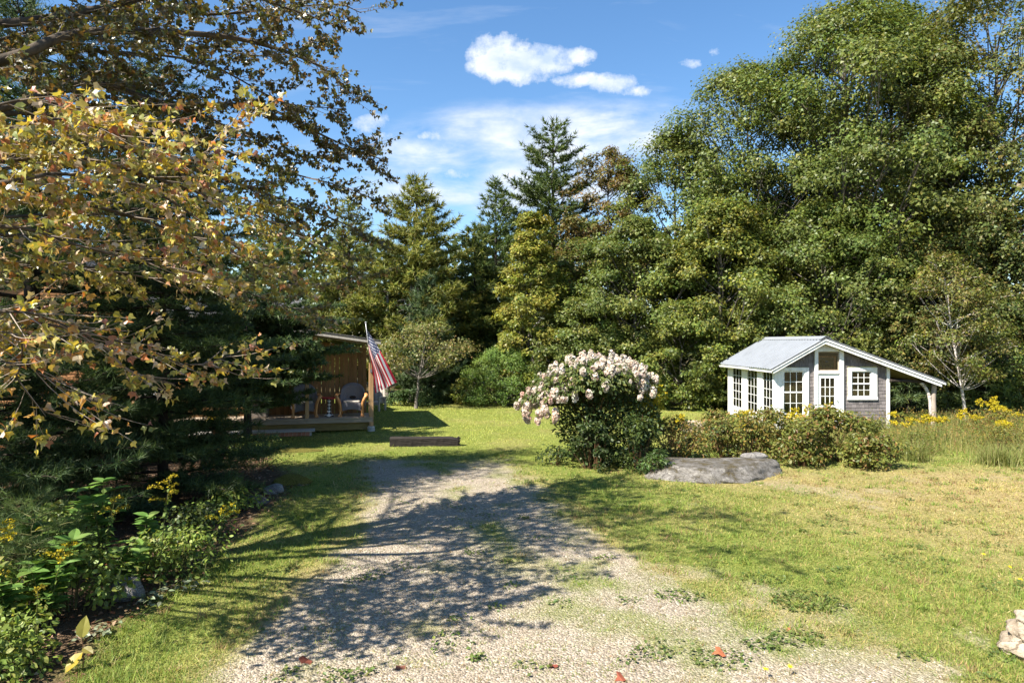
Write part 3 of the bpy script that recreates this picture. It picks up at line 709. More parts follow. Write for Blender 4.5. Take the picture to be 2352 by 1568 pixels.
# trim boards
sp('corner_board', 'white', 0, .31, -.005, .035, 0, 2.11)
sp('corner_board', 'white', -.03, -.002, .0, .14, 0, 2.06)
sp('corner_board', 'white', 3.855, 3.955, -.005, .055, 0, rz_(3.955))
sp('frieze_board', 'white', .31, 1.18, -.008, .036, 1.985, 2.108)
sp('window_jamb', 'white', 1.015, 1.18, -.006, .036, 0, 1.983)
sp('door_casing', 'white', 1.37, 1.485, -.035, .058, 0, rz_(1.40) - .02)
sp('door_casing', 'white', 2.215, 2.365, -.035, .058, 0, rz_(2.365))
sp('bay_header', 'white', 1.487, 2.213, -.03, .05, 2.655, 2.78)
MB().prism([(1.40, 2.782), (2.33, 2.782), (2.12, 2.93), (1.62, 2.96)], -.01, .05).build('bay_gable', MT['white_old'], shed)
sp('bay_ledge', 'white', 1.487, 2.213, -.045, .05, 1.895, 1.995)
# transom: dark opening with a glazed light and an orange framed panel hung in it
tw = MB(); 
for b in ((1.49, 2.21, 2.0, 2.03), (1.49, 2.21, 2.62, 2.652), (1.49, 1.52, 2.03, 2.62), (2.18, 2.21, 2.03, 2.62)): tw.box(b[0], b[1], .02, .05, b[2], b[3])
tr = tw.build('transom_window', MT['deck'], shed)
boxo('pane', MT['glass'], tr, 1.522, 2.178, .036, .040, 2.032, 2.618)
fr = MB()
for b in ((1.53, 2.12, 2.04, 2.09), (1.53, 2.12, 2.45, 2.50), (1.53, 1.575, 2.09, 2.45), (2.06, 2.12, 2.09, 2.45)): fr.box(b[0], b[1], .055, .085, b[2], b[3])
fo = fr.build('hanging_panel', MT['orange_frame'], shed)
for k in range(4): boxo('came', MT['dark_metal'], fo, 1.575 + .095 * (k + 1), 1.585 + .095 * (k + 1), .066, .074, 2.09, 2.18)
boxo('came', MT['dark_metal'], fo, 1.577, 2.058, .0655, .0745, 2.18, 2.19)
boxo('pane', MT['glass'], fo, 1.577, 2.058, .069, .071, 2.092, 2.448)
MB().poly([(1.82, .066, 2.27), (1.90, .066, 2.315), (1.82, .066, 2.36), (1.74, .066, 2.315), (1.82, .072, 2.27), (1.90, .072, 2.315), (1.82, .072, 2.36), (1.74, .072, 2.315)],
          [(0, 1, 2, 3), (7, 6, 5, 4), (0, 4, 5, 1), (1, 5, 6, 2), (2, 6, 7, 3), (3, 7, 4, 0)]).build('glass_diamond', MT['dark_metal'], fo)
MB().poly([(1.83, -.04, 2.67), (1.96, -.04, 2.66), (1.97, -.04, 2.68), (1.85, -.04, 2.705), (1.83, -.032, 2.67), (1.96, -.032, 2.66), (1.97, -.032, 2.68), (1.85, -.032, 2.705)],
          [(0, 1, 2, 3), (7, 6, 5, 4), (0, 4, 5, 1), (1, 5, 6, 2), (2, 6, 7, 3), (3, 7, 4, 0)]).build('lamp_cap', MT['white'], shed)
# a sash window in the x-z plane: frame mesh with muntins and panes as sub-parts
def sash(name, x0, x1, z0, z1, cols, rows, y=.03, fw=.035, rail=None, mw=.018, axis='x', mat='white'):
    def bx(mb, a, b, d0, d1, c, d):
        if axis == 'x': mb.box(a, b, d0, d1, c, d)
        else: mb.box(d0, d1, a, b, c, d)
    m = MB(); bx(m, x0, x1, y, y + .05, z0, z0 + fw); bx(m, x0, x1, y, y + .05, z1 - fw, z1); bx(m, x0, x0 + fw, y, y + .05, z0 + fw, z1 - fw); bx(m, x1 - fw, x1, y, y + .05, z0 + fw, z1 - fw)
    if rail: bx(m, x0 + fw, x1 - fw, y - .008, y + .05, rail - .022, rail + .022)
    w = m.build(name, MT[mat], shed)
    spans = [(z0 + fw, rail - .022), (rail + .022, z1 - fw)] if rail else [(z0 + fw, z1 - fw)]
    xs = np.linspace(x0 + fw, x1 - fw, cols + 1)
    for (a, b), nr in zip(spans, rows if isinstance(rows, (list, tuple)) else [rows] * len(spans)):
        zs = np.linspace(a, b, nr + 1)
        for j in range(1, cols):
            q = MB(); bx(q, xs[j] - mw / 2, xs[j] + mw / 2, y + .008, y + .036, a, b); q.build('muntin', MT[mat], w)
        for k in range(1, nr):
            q = MB(); bx(q, x0 + fw, x1 - fw, y + .010, y + .034, zs[k] - mw / 2, zs[k] + mw / 2); q.build('muntin', MT[mat], w)
        for j in range(cols):
            for k in range(nr):
                q = MB(); bx(q, xs[j] + .003, xs[j + 1] - .003, y + .020, y + .024, zs[k] + .003, zs[k + 1] - .003); q.build('pane', MT['glass'], w)
    return w
sash('front_window', .312, 1.013, .5, 1.982, 3, [2, 2], rail=1.26)
w2 = sash('front_window', 2.645, 3.325, 1.10, 1.985, 3, [2, 2], rail=1.555)
c = MB()
for b in ((2.52, 3.52, 1.985, 2.105), (2.52, 2.645, 1.10, 1.985), (3.325, 3.52, 1.10, 1.985), (2.50, 3.54, 1.0, 1.098)): c.box(b[0], b[1], -.012, .035, b[2], b[3], .004)
c.build('window_casing', MT['white'], shed)
# door
dr = MB()
for b in ((1.49, 2.21, 1.745, 1.89), (1.49, 1.585, .06, 1.745), (2.055, 2.21, .06, 1.745), (1.585, 2.055, .06, .82)): dr.box(b[0], b[1], .0, .045, b[2], b[3])
dr = dr.build('door', MT['white'], shed)
xs = np.linspace(1.585, 2.055, 4); zs = np.linspace(.82, 1.745, 4)
for j in (1, 2):
    boxo('muntin', MT['white'], dr, xs[j] - .01, xs[j] + .01, .008, .036, .82, 1.745); boxo('muntin', MT['white'], dr, 1.585, 2.055, .010, .034, zs[j] - .01, zs[j] + .01)
for j in range(3):
    for k in range(3): boxo('pane', MT['glass'], dr, xs[j] + .003, xs[j + 1] - .003, .02, .024, zs[k] + .003, zs[k + 1] - .003)
boxo('door_panel', MT['white'], dr, 1.63, 2.01, -.012, -.001, .14, .74, .01)
MB().lathe([(.012, 0), (.012, .02), (.026, .03), (.03, .045), (.02, .058), (.004, .06)], 10).build('handle', MT['chrome'], dr, loc=(2.13, -.002, 1.0), rot=(R(90), 0, 0))
# left wall: posts, three tall windows, sill wall below
for (a, b) in ((1.12, 1.63), (2.74, 3.32), (4.47, 5.02)): sp('wall_post', 'white_old', -.02, .05, a, b, 0, 2.05)
for (a, b) in ((.142, 1.118), (1.632, 2.738), (3.322, 4.468)):
    sash('side_window', a, b, .35, 2.0, 3, [5], y=0.0, fw=.05, axis='y', mat='white_old')
    sp('sill_wall', 'white_old', .0, .05, a, b, 0, .348); sp('head_board', 'white_old', -.01, .05, a, b, 2.002, 2.06)
# roof
n_rib = 17
def roof_side(name, xa, za, xb, zb, y0, y1, sheets, mat):
    """corrugated metal sheets; xa,za = ridge end, xb,zb = eave end"""
    ys = np.linspace(y0, y1, sheets + 1)
    nx, nz = -(zb - za), (xb - xa); l = math.hypot(nx, nz); nx /= l; nz /= l
    if nz < 0: nx, nz = -nx, -nz
    for k in range(sheets):
        a, b = ys[k], ys[k + 1]; prof = []
        ribs = 4; st = (b - a) / ribs
        for r in range(ribs):
            q = a + r * st
            prof += [(q, 0), (q + st * .74, 0), (q + st * .78, .036), (q + st * .92, .036), (q + st * .96, 0)]
        prof.append((b - .001, 0)); n = len(prof); lift = .0025 * (k % 2)
        V = []
        for (ex, ez) in ((xa, za), (xb, zb)):
            V += [(ex + nx * (h + lift), yy, ez + nz * (h + lift)) for yy, h in prof]
        for (ex, ez) in ((xa, za), (xb, zb)):
            V += [(ex + nx * (h + lift - .006), yy, ez + nz * (h + lift - .006)) for yy, h in prof]
        F = [(i, i + 1, n + i + 1, n + i) for i in range(n - 1)] + [(2 * n + i + 1, 2 * n + i, 3 * n + i, 3 * n + i + 1) for i in range(n - 1)]
        F += [(i + 1, i, 2 * n + i, 2 * n + i + 1) for i in range(n - 1)] + [(n + i, n + i + 1, 3 * n + i + 1, 3 * n + i) for i in range(n - 1)]
        MB().poly(V, F).build('roof_sheet', MT[mat], shed)
FY, BYY = -.30, D_ + .25
roof_side('roof_sheet', RX, RZ, LX - .05, LZ - .03, FY, BYY, 6, 'roof_metal')
roof_side('roof_sheet', RX, RZ, QX + .03, QZ - .01, FY, BYY, 6, 'roof_metal')
MB().prism([(RX - .17, RZ - .055), (RX, RZ + .045), (RX + .19, RZ - .035), (RX + .19, RZ - .025), (RX, RZ + .056), (RX - .17, RZ - .045)], FY - .01, BYY + .01).build('ridge_cap', MT['roof_metal'], shed)
def deckp(xa, za, xb, zb, th, off, y0, y1, name, mat):
    MB().prism([(xa, za - off), (xb, zb - off), (xb, zb - off - th), (xa, za - off - th)], y0, y1).build(name, MT[mat], shed)
deckp(RX, RZ, LX + .02, LZ + .012, .045, .02, FY + .05, BYY - .05, 'roof_deck', 'deck'); deckp(RX, RZ, QX - .06, QZ + .02, .045, .02, FY + .05, BYY - .05, 'roof_deck', 'deck')
for (xa, za, xb, zb) in ((RX, RZ, LX, LZ), (RX, RZ, QX, QZ)):
    deckp(xa, za, xb, zb, .03, .004, FY - .012, FY + .035, 'rake_flashing', 'dark_metal')
    deckp(xa, za, xb, zb, .065, .036, FY + .0, FY + .045, 'rake_board', 'white')
    deckp(xa, za, xb, zb, .012, .102, FY + .012, FY + .04, 'rake_flashing', 'dark_metal')
    deckp(xa, za, xb + (.05 if xb < 0 else -.12), zb + (.03 if xb < 0 else .045), .095, .115, FY + .03, FY + .075, 'rake_board', 'white')
# eave board and a length of sagging gutter on the left
sp('eave_board', 'white_old', LX - .01, LX + .03, FY + .05, BYY, LZ - .15, LZ - .03)
gt = MB(); gt.prism([(LX - .11, LZ - .05), (LX - .09, LZ - .12), (LX - .02, LZ - .12), (LX - .02, LZ - .05), (LX - .03, LZ - .05), (LX - .03, LZ - .108), (LX - .083, LZ - .108), (LX - .10, LZ - .05)], 1.9, BYY); gt.build('gutter', MT['white'], shed, rot=(R(-.3), 0, 0))
# lean-to: posts, beam, curved brace
def log(name, pts, r, mat, seed=1):
    rng = rs(seed); pts = catmull(pts, 5); rr = np.linspace(r[0], r[1], len(pts)) * rng.uniform(.93, 1.07, len(pts))
    MB().tube(pts, rr, 10).build(name, MT[mat], shed, smooth=True)
log('lean_to_post', [(5.43, .0, 0), (5.455, .0, .5), (5.45, .01, 1.0), (5.47, .0, 1.56)], (.095, .075), 'lumber_grey', 3)
log('lean_to_post', [(5.45, D_ - .2, 0), (5.45, D_ - .2, 1.56)], (.09, .08), 'bark_dark', 4)
log('lean_to_post', [(4.10, 1.7, 0), (4.10, 1.7, 2.05)], (.075, .07), 'bark_dark', 5)
log('lean_to_brace', [(4.97, .03, 1.62), (5.12, .03, 1.50), (5.26, .02, 1.27), (5.335, .02, 1.0), (5.35, .02, .7), (5.36, .02, .46)], (.06, .048), 'birch', 6)
log('lean_to_beam', [(3.93, .0, 1.66), (4.7, .0, 1.64), (5.60, .0, 1.60)], (.055, .055), 'bark_dark', 7)
log('lean_to_beam', [(5.46, -.2, 1.575), (5.46, D_, 1.575)], (.05, .05), 'bark_dark', 8)

# ------------------------------------------------------------------ wooden house with its porch
PA = R(15); PO = (-4.70, 22.8, 0)
house = thing('wooden_house', 'orange log house with grey roof and a covered deck porch, behind the left trees', 'house', PO, PA)
def hp(name, mat, x0, x1, y0, y1, z0, z1, bev=.004, parent=None): return boxo(name, MT[mat], parent or house, x0, x1, y0, y1, z0, z1, bev)
DZ = .48
# deck
for k in range(10):
    y = -.02 + k * .142; hp('deck_board', 'deck', -9.0, -.02 if k else .03, y, y + .137, DZ - .035, DZ)
hp('deck_fascia', 'deck', -2.02, .05, -.005, .035, DZ - .165, DZ - .038); hp('deck_fascia', 'deck', -9.0, -2.025, -.003, .035, DZ - .165, DZ - .038)
hp('skirt_plank', 'deck_dark', -8.9, -.08, .10, .14, .06, DZ - .17)
for x in (-8, -5.2, -2.2): hp('deck_pier', 'concrete', x, x + .2, .2, .4, 0, .3)
# posts and footing
hp('porch_post', 'post', -.075, .075, .0, .15, .17, 2.86, .008)
MB().lathe([(.13, 0), (.125, .14), (.10, .172)], 14, (0, .075)).build('post_footing', MT['concrete'], house)
hp('porch_post', 'post', -2.12, -2.0, .05, .17, DZ + .001, 3.0, .008)
hp('porch_post', 'post', -5.0, -4.88, .05, .17, DZ + .001, 3.4, .008)
hp('porch_post', 'post', -.07, .07, 4.9, 5.04, 0, 2.86, .008)
# sloping rake beam, rafters and roof
def slope(name, mat, xa, xb, za, y0, y1, th, s=.145):
    return MB().prism([(xa, za), (xb, za + s * (xa - xb)), (xb, za + s * (xa - xb) + th), (xa, za + th)], y0, y1).build(name, MT[mat], house)
slope('rake_beam', 'deck', .22, -6.4, 2.84, .03, .09, .15)
slope('rake_trim', 'weathered', .30, -6.4, 2.905, -.26, -.22, .085)
slope('roof_board', 'deck', .30, -6.4, 2.995, -.24, 5.2, .03)
for k in range(8):
    a = .34 - k * .82; b = a - .86
    MB().prism([(a, 3.027 + .145 * (.30 - a)), (b, 3.027 + .145 * (.30 - b) + .0), (b, 3.045 + .145 * (.30 - b) + .0), (a, 3.05 + .145 * (.30 - a))], -.28, 5.25).build('roof_sheet', MT['asphalt_shingle'], house)
for k in range(5): slope('rafter', 'deck', .2, -6.3, 2.87, .9 + k * .95, .95 + k * .95, .115)
# board screen at the back of the porch
rng = rs(61); x = -.085
while x > -6.6:
    w = rng.uniform(.125, .15); g = rng.choice([.004, .010, .016, .02])
    hp('screen_board', 'cedar', x - w, x, 1.42, 1.442, DZ - .2, 2.78 + .14 * (-x) - .02, .002); x -= w + g
for z in (.75, 2.45): hp('screen_rail', 'cedar', -6.6, -.02, 1.447, 1.49, z, z + .09)
# house body: log courses, gable end and roof
hy = 2.3
z = .1; k = 0
while z < 3.75:
    hp('log_course', 'log', -14.5, -1.9, hy, hy + .2, z, z + .195, .03); z += .2
def gab(zz): return (-14.4 + (zz - 3.8) * 1.35, -7.2 - (zz - 3.8) * 1.35)
while z < 6.2:
    a, b = gab(z + .1); hp('log_course', 'log', a, b, hy, hy + .2, z, z + .195, .03); z += .2
hp('end_wall', 'log', -2.1, -1.9, hy + .2, 9.0, .1, 3.78)
hp('back_wall', 'log', -14.5, -1.9, 9.0, 9.2, .1, 3.78)
hp('end_wall', 'log', -14.5, -14.3, hy + .2, 9.0, .1, 3.78)
nrow = 9
for k in range(nrow):
    y0 = hy - .35 + k * (3.7 / nrow); y1 = y0 + 3.7 / nrow + .05; z0 = 3.72 + .24 * k * (3.7 / nrow) + .012; z1 = z0 + .24 * 3.7 / nrow
    MB().poly([(-7.0, y0, z0), (-2.3, y0, z0), (-2.3, y1, z1), (-7.0, y1, z1), (-7.0, y0, z0 + .035), (-2.3, y0, z0 + .035), (-2.3, y1, z1 + .02), (-7.0, y1, z1 + .02)],
              [(0, 3, 2, 1), (4, 5, 6, 7), (0, 1, 5, 4), (1, 2, 6, 5), (2, 3, 7, 6), (3, 0, 4, 7)]).build('roof_course', MT['asphalt_shingle'], house)
MB().poly([(-14.4, 5.65, 4.62), (-2.3, 5.65, 4.62), (-2.3, 9.5, 3.7), (-14.4, 9.5, 3.7), (-14.4, 5.65, 4.69), (-2.3, 5.65, 4.69), (-2.3, 9.5, 3.77), (-14.4, 9.5, 3.77)],
          [(0, 3, 2, 1), (4, 5, 6, 7), (0, 1, 5, 4), (1, 2, 6, 5), (2, 3, 7, 6), (3, 0, 4, 7)]).build('roof_back', MT['asphalt_shingle'], house)
MB().prism([(-10.8, 6.62), (-14.9, 3.58), (-14.9, 3.68), (-10.8, 6.74), (-6.7, 3.68), (-6.7, 3.58)], hy - .4, 7.5).build('gable_roof', MT['asphalt_shingle'], house)
for (xa, xb, za, zb) in ((-12.0, -10.9, 1.3, 2.6), (-8.2, -7.0, 1.2, 2.5), (-4.3, -3.3, 1.3, 2.5)):
    m = MB()
    for b in ((xa, xb, za, za + .09), (xa, xb, zb - .09, zb), (xa, xa + .09, za + .09, zb - .09), (xb - .09, xb, za + .09, zb - .09), ((xa + xb) / 2 - .02, (xa + xb) / 2 + .02, za + .09, zb - .09)): m.box(b[0], b[1], hy - .035, hy - .003, b[2], b[3])
    wn = m.build('window', MT['white_old'], house)
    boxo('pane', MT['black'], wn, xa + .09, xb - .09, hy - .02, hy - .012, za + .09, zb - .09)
# low brick step with a slab along the deck
st = thing('brick_step', 'low red brick step with a pale worn slab in front of the porch deck', 'step', (PO[0], PO[1], 0), PA)
boxo('slab', MT['concrete'], st, -8.4, -1.80, -.62, -.06, .128, .175, .015)
boxo('core', MT['concrete'], st, -8.3, -1.90, -.56, -.08, 0, .127)
rng = rs(66); me_b = MB().box(0, .118, 0, .05, 0, .118, .006).mesh('brick'); me_b.materials.append(MT['brick'])
x = -8.35
while x < -1.95: link('brick', me_b, None, st, (x, -.61 + rng.uniform(-.006, .004), .004 + rng.uniform(-.004, .004))); x += .128

# ------------------------------------------------------------------ porch furniture
ca, sa = math.cos(PA), math.sin(PA)
def onporch(x, y, z=DZ): return (PO[0] + x * ca - y * sa, PO[1] + x * sa + y * ca, z + .001)
def sweep(m, pts, prof_w, prof_h, k=8):
    """flattened tube: elliptical section, width along local x"""
    pts = catmull(pts, 5); t = unit(np.gradient(pts, axis=0)); n = len(pts)
    a = np.tile([1.0, 0, 0], (n, 1)); b = unit(np.cross(t, a))
    w = np.interp(np.linspace(0, 1, n), np.linspace(0, 1, len(prof_w)), prof_w); h = np.interp(np.linspace(0, 1, n), np.linspace(0, 1, len(prof_h)), prof_h)
    V = []; F = []
    for i in range(n):
        for j in range(k):
            an = 2 * math.pi * j / k; V.append(pts[i] + a[i] * w[i] * math.cos(an) + b[i] * h[i] * math.sin(an))
    for i in range(n - 1):
        for j in range(k): F.append((i * k + j, i * k + (j + 1) % k, (i + 1) * k + (j + 1) % k, (i + 1) * k + j))
    F += [tuple(range(k)), tuple(range((n - 1) * k, n * k))]
    return m.poly(V, F)
def wicker_chair(loc, rz, label):
    t = thing('wicker_armchair', label, 'armchair', loc, rz, 'wicker armchairs on the porch')
    # faces -y; seat box with an arched lower edge
    V = []; F = []
    prof = [(-.30, .20), (-.30, .46), (.30, .46), (.30, .20), (.15, .235), (0, .25), (-.15, .235)]
    MB().prism(prof, -.36, -.30).build('seat_front', MT['wicker'], t)
    MB().box(-.30, .30, -.298, .22, .26, .455, .02).build('seat', MT['wicker'], t)
    MB().box(-.27, .27, -.33, .20, .458, .52, .025).build('cushion', MT['weathered'], t)
    # tall rounded back that wraps forward at the sides
    n = 26; V = []; F = []
    for i in range(n + 1):
        a = math.pi * i / n; x = -.42 * math.cos(a); yb = .30 - .16 * abs(math.cos(a)) ** 3
        top = .60 + .50 * max(0, math.sin(a)) ** .62
        for j in range(7):
            f = j / 6; V.append((x, yb + .08 * f * (1 - .3 * f), .24 + (top - .24) * f))
    for i in range(n):
        for j in range(6):
            F.append((i * 7 + j, i * 7 + 7 + j, i * 7 + 8 + j, i * 7 + 1 + j))
    me = MB().poly(V, F).mesh('backrest', True)
    o = link('backrest', me, MT['wicker'], t); md = o.modifiers.new('thick', 'SOLIDIFY'); md.thickness = .045
    # framed oval low in the back, a dark disc painting the opening's shade
    r = [(.10 * math.cos(q), .285 - .0, .60 + .05 * math.sin(q)) for q in np.linspace(0, 2 * math.pi, 17)]
    MB().tube(r, [.012] * 17, 6, False).build('back_ring', MT['bark_dark'], t, smooth=True)
    MB().lathe([(.095, 0), (.095, .006)], 16).build('opening_shade', MT['bark_dark'], t, loc=(0, .272, .60), rot=(R(90), 0, 0), scale=(1, .5, 1))
    # carved arms flowing down into the front legs with paw feet
    for s in (-1, 1):
        pts = [(s * .44, .10, .74), (s * .46, -.10, .745), (s * .48, -.30, .735), (s * .49, -.41, .70), (s * .43, -.425, .60), (s * .375, -.41, .45), (s * .36, -.39, .28), (s * .365, -.40, .12), (s * .37, -.42, .055)]
        m = MB(); sweep(m, pts, [.045, .055, .06, .065, .055, .05, .042, .036, .04], [.03, .035, .038, .04, .05, .05, .042, .036, .04], 10); arm = m.build('arm', MT['wood_arm'], t, smooth=True)
        f = MB()
        for q in (-.045, -.015, .015, .045): f.tube([(s * .37 + q * .8, -.41, .06), (s * .37 + q, -.455, .045), (s * .37 + q * 1.15, -.475, .006)], [.022, .022, .014], 7)
        f.box(s * .37 - .05, s * .37 + .05, -.44, -.36, .002, .05, .012); f.build('foot', MT['wood_arm'], arm)
        MB().tube([(s * .33, .26, .30), (s * .34, .30, .12), (s * .36, .34, .002)], [.025, .022, .02], 7).build('leg', MT['wood_arm'], t, smooth=True)
    return t
wicker_chair(onporch(-.60, .62), PA + R(-6), 'grey wicker armchair with carved wooden arms beside the corner porch post')
wicker_chair(onporch(-2.16, .60), PA + R(4), 'grey wicker armchair with carved wooden arms behind the second porch post')
# checkered pedestal table
tb = thing('side_table', 'small pedestal table with red top and black and white checkered column between the armchairs', 'table', onporch(-1.36, .55), PA)
MB().lathe([(.26, .60), (.27, .61), (.27, .635), (.255, .645)], 22).build('table_top', MT['red'], tb)
def mk_check():
    t = NT('checker paint'); c = t.N.new('ShaderNodeTexChecker'); c.inputs['Scale'].default_value = 1.0; c.inputs[1].default_value = (.75, .73, .70, 1); c.inputs[2].default_value = (.02, .02, .025, 1)
    uv = t.N.new('ShaderNodeUVMap'); mp = t.N.new('ShaderNodeMapping'); t.L.new(uv.outputs[0], mp.inputs[0]); mp.inputs['Scale'].default_value = (5.66, 5.66, 1); mp.inputs['Rotation'].default_value = (0, 0, R(45)); t.L.new(mp.outputs[0], c.inputs[0])
    return t.done(t.bsdf(c.outputs[0], .4, .4))
def column():
    k = 16; prof = [(.17, 0), (.17, .03), (.12, .06), (.075, .11), (.06, .2), (.06, .54), (.09, .575), (.10, .598)]
    m = MB().lathe(prof, k); me = m.mesh('column'); uv = me.uv_layers.new(name='UVMap')
    for p in me.polygons:
        for li in p.loop_indices:
            c = me.vertices[me.loops[li].vertex_index].co; a = math.atan2(c.y, c.x) / (2 * math.pi) % 1.0
            if a < .01 and Vector(p.center).y < 0: a = 1.0
            uv.data[li].uv = (a, c.z * 2.2)
    return link('column', me, mk_check(), tb)
column()
boxo('grey_chest', MT['grey_box'], None, 0, .62, 0, .5, 0, .62, .015)
ch = bpy.data.objects['grey_chest']; ch.location = onporch(-3.95, .85); ch.rotation_euler = (0, 0, PA)
tag(ch, 'square grey-brown chest on the deck left of the wicker armchairs', 'chest')
boxo('lid', MT['grey_box'], ch, -.015, .635, -.015, .515, .622, .66, .01); boxo('handle', MT['dark_metal'], ch, .25, .37, -.03, -.001, .45, .475)
# yellow mum in a pot
mum = thing('potted_chrysanthemum', 'round mound of yellow chrysanthemums in a pot left of the porch deck', 'potted plant', (-8.9, 20.7, 0))
MB().lathe([(.15, 0), (.19, .36), (.205, .36), (.205, .41), (.18, .41), (.175, .38)], 16).build('pot', MT['pot'], mum)
def mum_geo():
    rng = rs(71); n = 900; d = rand_unit(rng, n); d[:, 2] = np.abs(d[:, 2]); P = d * np.array([.36, .36, .30]) * rng.uniform(.85, 1.03, (n, 1)) + [0, 0, .52]
    g = Geo(); V, F, I = place(T_OVATE, P, d + .4 * rand_unit(rng, n), rng.uniform(.04, .065, n), None, rng); g.add(V, F, pal(rng, n, [(3, (.62, .42, .008)), (2, (.74, .56, .02)), (1, (.48, .30, .01))])[I]); return g.mesh('flowers')
link('flowers', mum_geo(), MT['petal'], mum)
def mum_leaf():
    rng = rs(72); n = 500; d = rand_unit(rng, n); P = d * np.array([.30, .30, .22]) * rng.uniform(.5, 1.03, (n, 1)) + [0, 0, .55]
    g = Geo(); V, F, I = place(T_DIAMOND, P, d, rng.uniform(.05, .08, n), None, rng); g.add(V, F, pal(rng, n, GREEN)[I]); return g.mesh('leaves')
link('leaves', mum_leaf(), MT['leaf'], mum)
# weathered garden chair out on the far lawn
gc = thing('garden_chair', 'weathered wooden garden chair on the far lawn beyond the corner porch post', 'chair', (-5.95, 29.6, 0), R(-20))
for k in range(5): boxo('back_slat', MT['weathered'], gc, -.30 + k * .125, -.19 + k * .125, .30, .325, .3, 1.02)
boxo('back_rail', MT['weathered'], gc, -.32, .32, .327, .36, .55, .62)
for k in range(4): boxo('seat_slat', MT['weathered'], gc, -.30, .30, -.25 + k * .13, -.135 + k * .13, .38, .402)
for s in (-1, 1):
    boxo('arm', MT['weathered'], gc, s * .36 - .06, s * .36 + .06, -.34, .33, .60, .625); boxo('leg', MT['weathered'], gc, s * .36 - .035, s * .36 + .035, -.28, -.22, 0, .598); boxo('leg', MT['weathered'], gc, s * .36 - .035, s * .36 + .035, .24, .298, 0, .598)
boxo('front_rail', MT['weathered'], gc, -.32, .32, -.278, -.252, .28, .378)

# ------------------------------------------------------------------ flag on the corner post
fl = thing('flag', 'American flag hanging limp from a slanted pole on the corner porch post', 'flag', (-4.69, 22.76, 0))
pb = np.array([.0, .0, 2.02]); pt = np.array([-.08, -.50, 3.58])
MB().tube([pb, pt], [.014, .012], 8).build('pole', MT['chrome'], fl, smooth=True)
MB().lathe([(.004, 0), (.03, .02), (.032, .045), (.004, .07)], 10).build('finial', MT['chrome'], fl, loc=tuple(pt))
boxo('bracket', MT['dark_metal'], fl, -.035, .035, -.03, .03, 1.96, 2.08, .006)
def mk_flag():
    t = NT('flag cloth'); uv = t.N.new('ShaderNodeUVMap'); sep = t.N.new('ShaderNodeSeparateXYZ'); t.L.new(uv.outputs[0], sep.inputs[0]); u, v = sep.outputs[0], sep.outputs[1]
    st = t.math('GREATER_THAN', t.math('MODULO', t.math('MULTIPLY', v, 13.0), 2.0), 1.0)
    c = t.mix(st, (.44, .022, .045), (.74, .72, .70))
    can = t.math('MULTIPLY', t.math('LESS_THAN', u, .40), t.math('LESS_THAN', v, 7 / 13))
    # stars: staggered rows, five-pointed
    cu = t.math('MULTIPLY', u, 11 / .40 / 2); cvv = t.math('MULTIPLY', v, 9 / (7 / 13) / 2)
    def grid(o):
        a = t.math('SUBTRACT', t.math('FRACT', t.math('ADD', cu, o)), .5); b = t.math('SUBTRACT', t.math('FRACT', t.math('ADD', cvv, o)), .5)
        an = t.math('ARCTAN2', a, t.math('MULTIPLY', b, -1.0)); r = t.math('SQRT', t.math('ADD', t.math('MULTIPLY', a, a), t.math('MULTIPLY', b, b)))
        lim = t.math('ADD', .21, t.math('MULTIPLY', t.math('COSINE', t.math('MULTIPLY', an, 5.0)), .085)); return t.math('LESS_THAN', r, lim)
    star = t.math('MAXIMUM', grid(0.0), grid(0.5))
    blue = t.mix(star, (.020, .030, .125), (.76, .76, .78))
    c = t.mix(can, c, blue)
    p = t.bsdf(c, .8, .15); tr = t.N.new('ShaderNodeBsdfTranslucent'); t.L.new(c, tr.inputs[0]); m = t.N.new('ShaderNodeMixShader'); m.inputs[0].default_value = .25
    t.L.new(p, m.inputs[1]); t.L.new(tr.outputs[0], m.inputs[2]); return t.done(m.outputs[0])
def flag_mesh():
    nu, nv = 46, 26; V = []; UV = []; F = []
    h0 = pt + (pb - pt) * .10; h1 = pt + (pb - pt) * .56
    for j in range(nv + 1):
        v = j / nv; hp_ = h0 + (h1 - h0) * v
        for i in range(nu + 1):
            u = i / nu; L = 2.05 - .52 * v
            # top edge swings out along the fly, then everything hangs
            x = hp_[0] + L * (u * (.50 - .30 * v) - .04 * u * u) + .015 * math.sin(9 * v + 3 * u)
            z = hp_[2] - L * u * (.86 + .05 * v) - .02 * u
            y = hp_[1] + .28 * u * (1 - v) + .075 * math.sin(v * 15.0 + u * 2.2) * min(1, u * 3.0) + .03 * math.sin(7 * u + 4 * v)
            V.append((x, y, z)); UV.append((u, v))
    for j in range(nv):
        for i in range(nu): F.append((j * (nu + 1) + i, j * (nu + 1) + i + 1, (j + 1) * (nu + 1) + i + 1, (j + 1) * (nu + 1) + i))
    me = MB().poly(V, F).mesh('cloth', True); uv = me.uv_layers.new(name='UVMap')
    for l in me.loops: uv.data[l.index].uv = UV[l.vertex_index]
    return me
link('cloth', flag_mesh(), mk_flag(), fl)

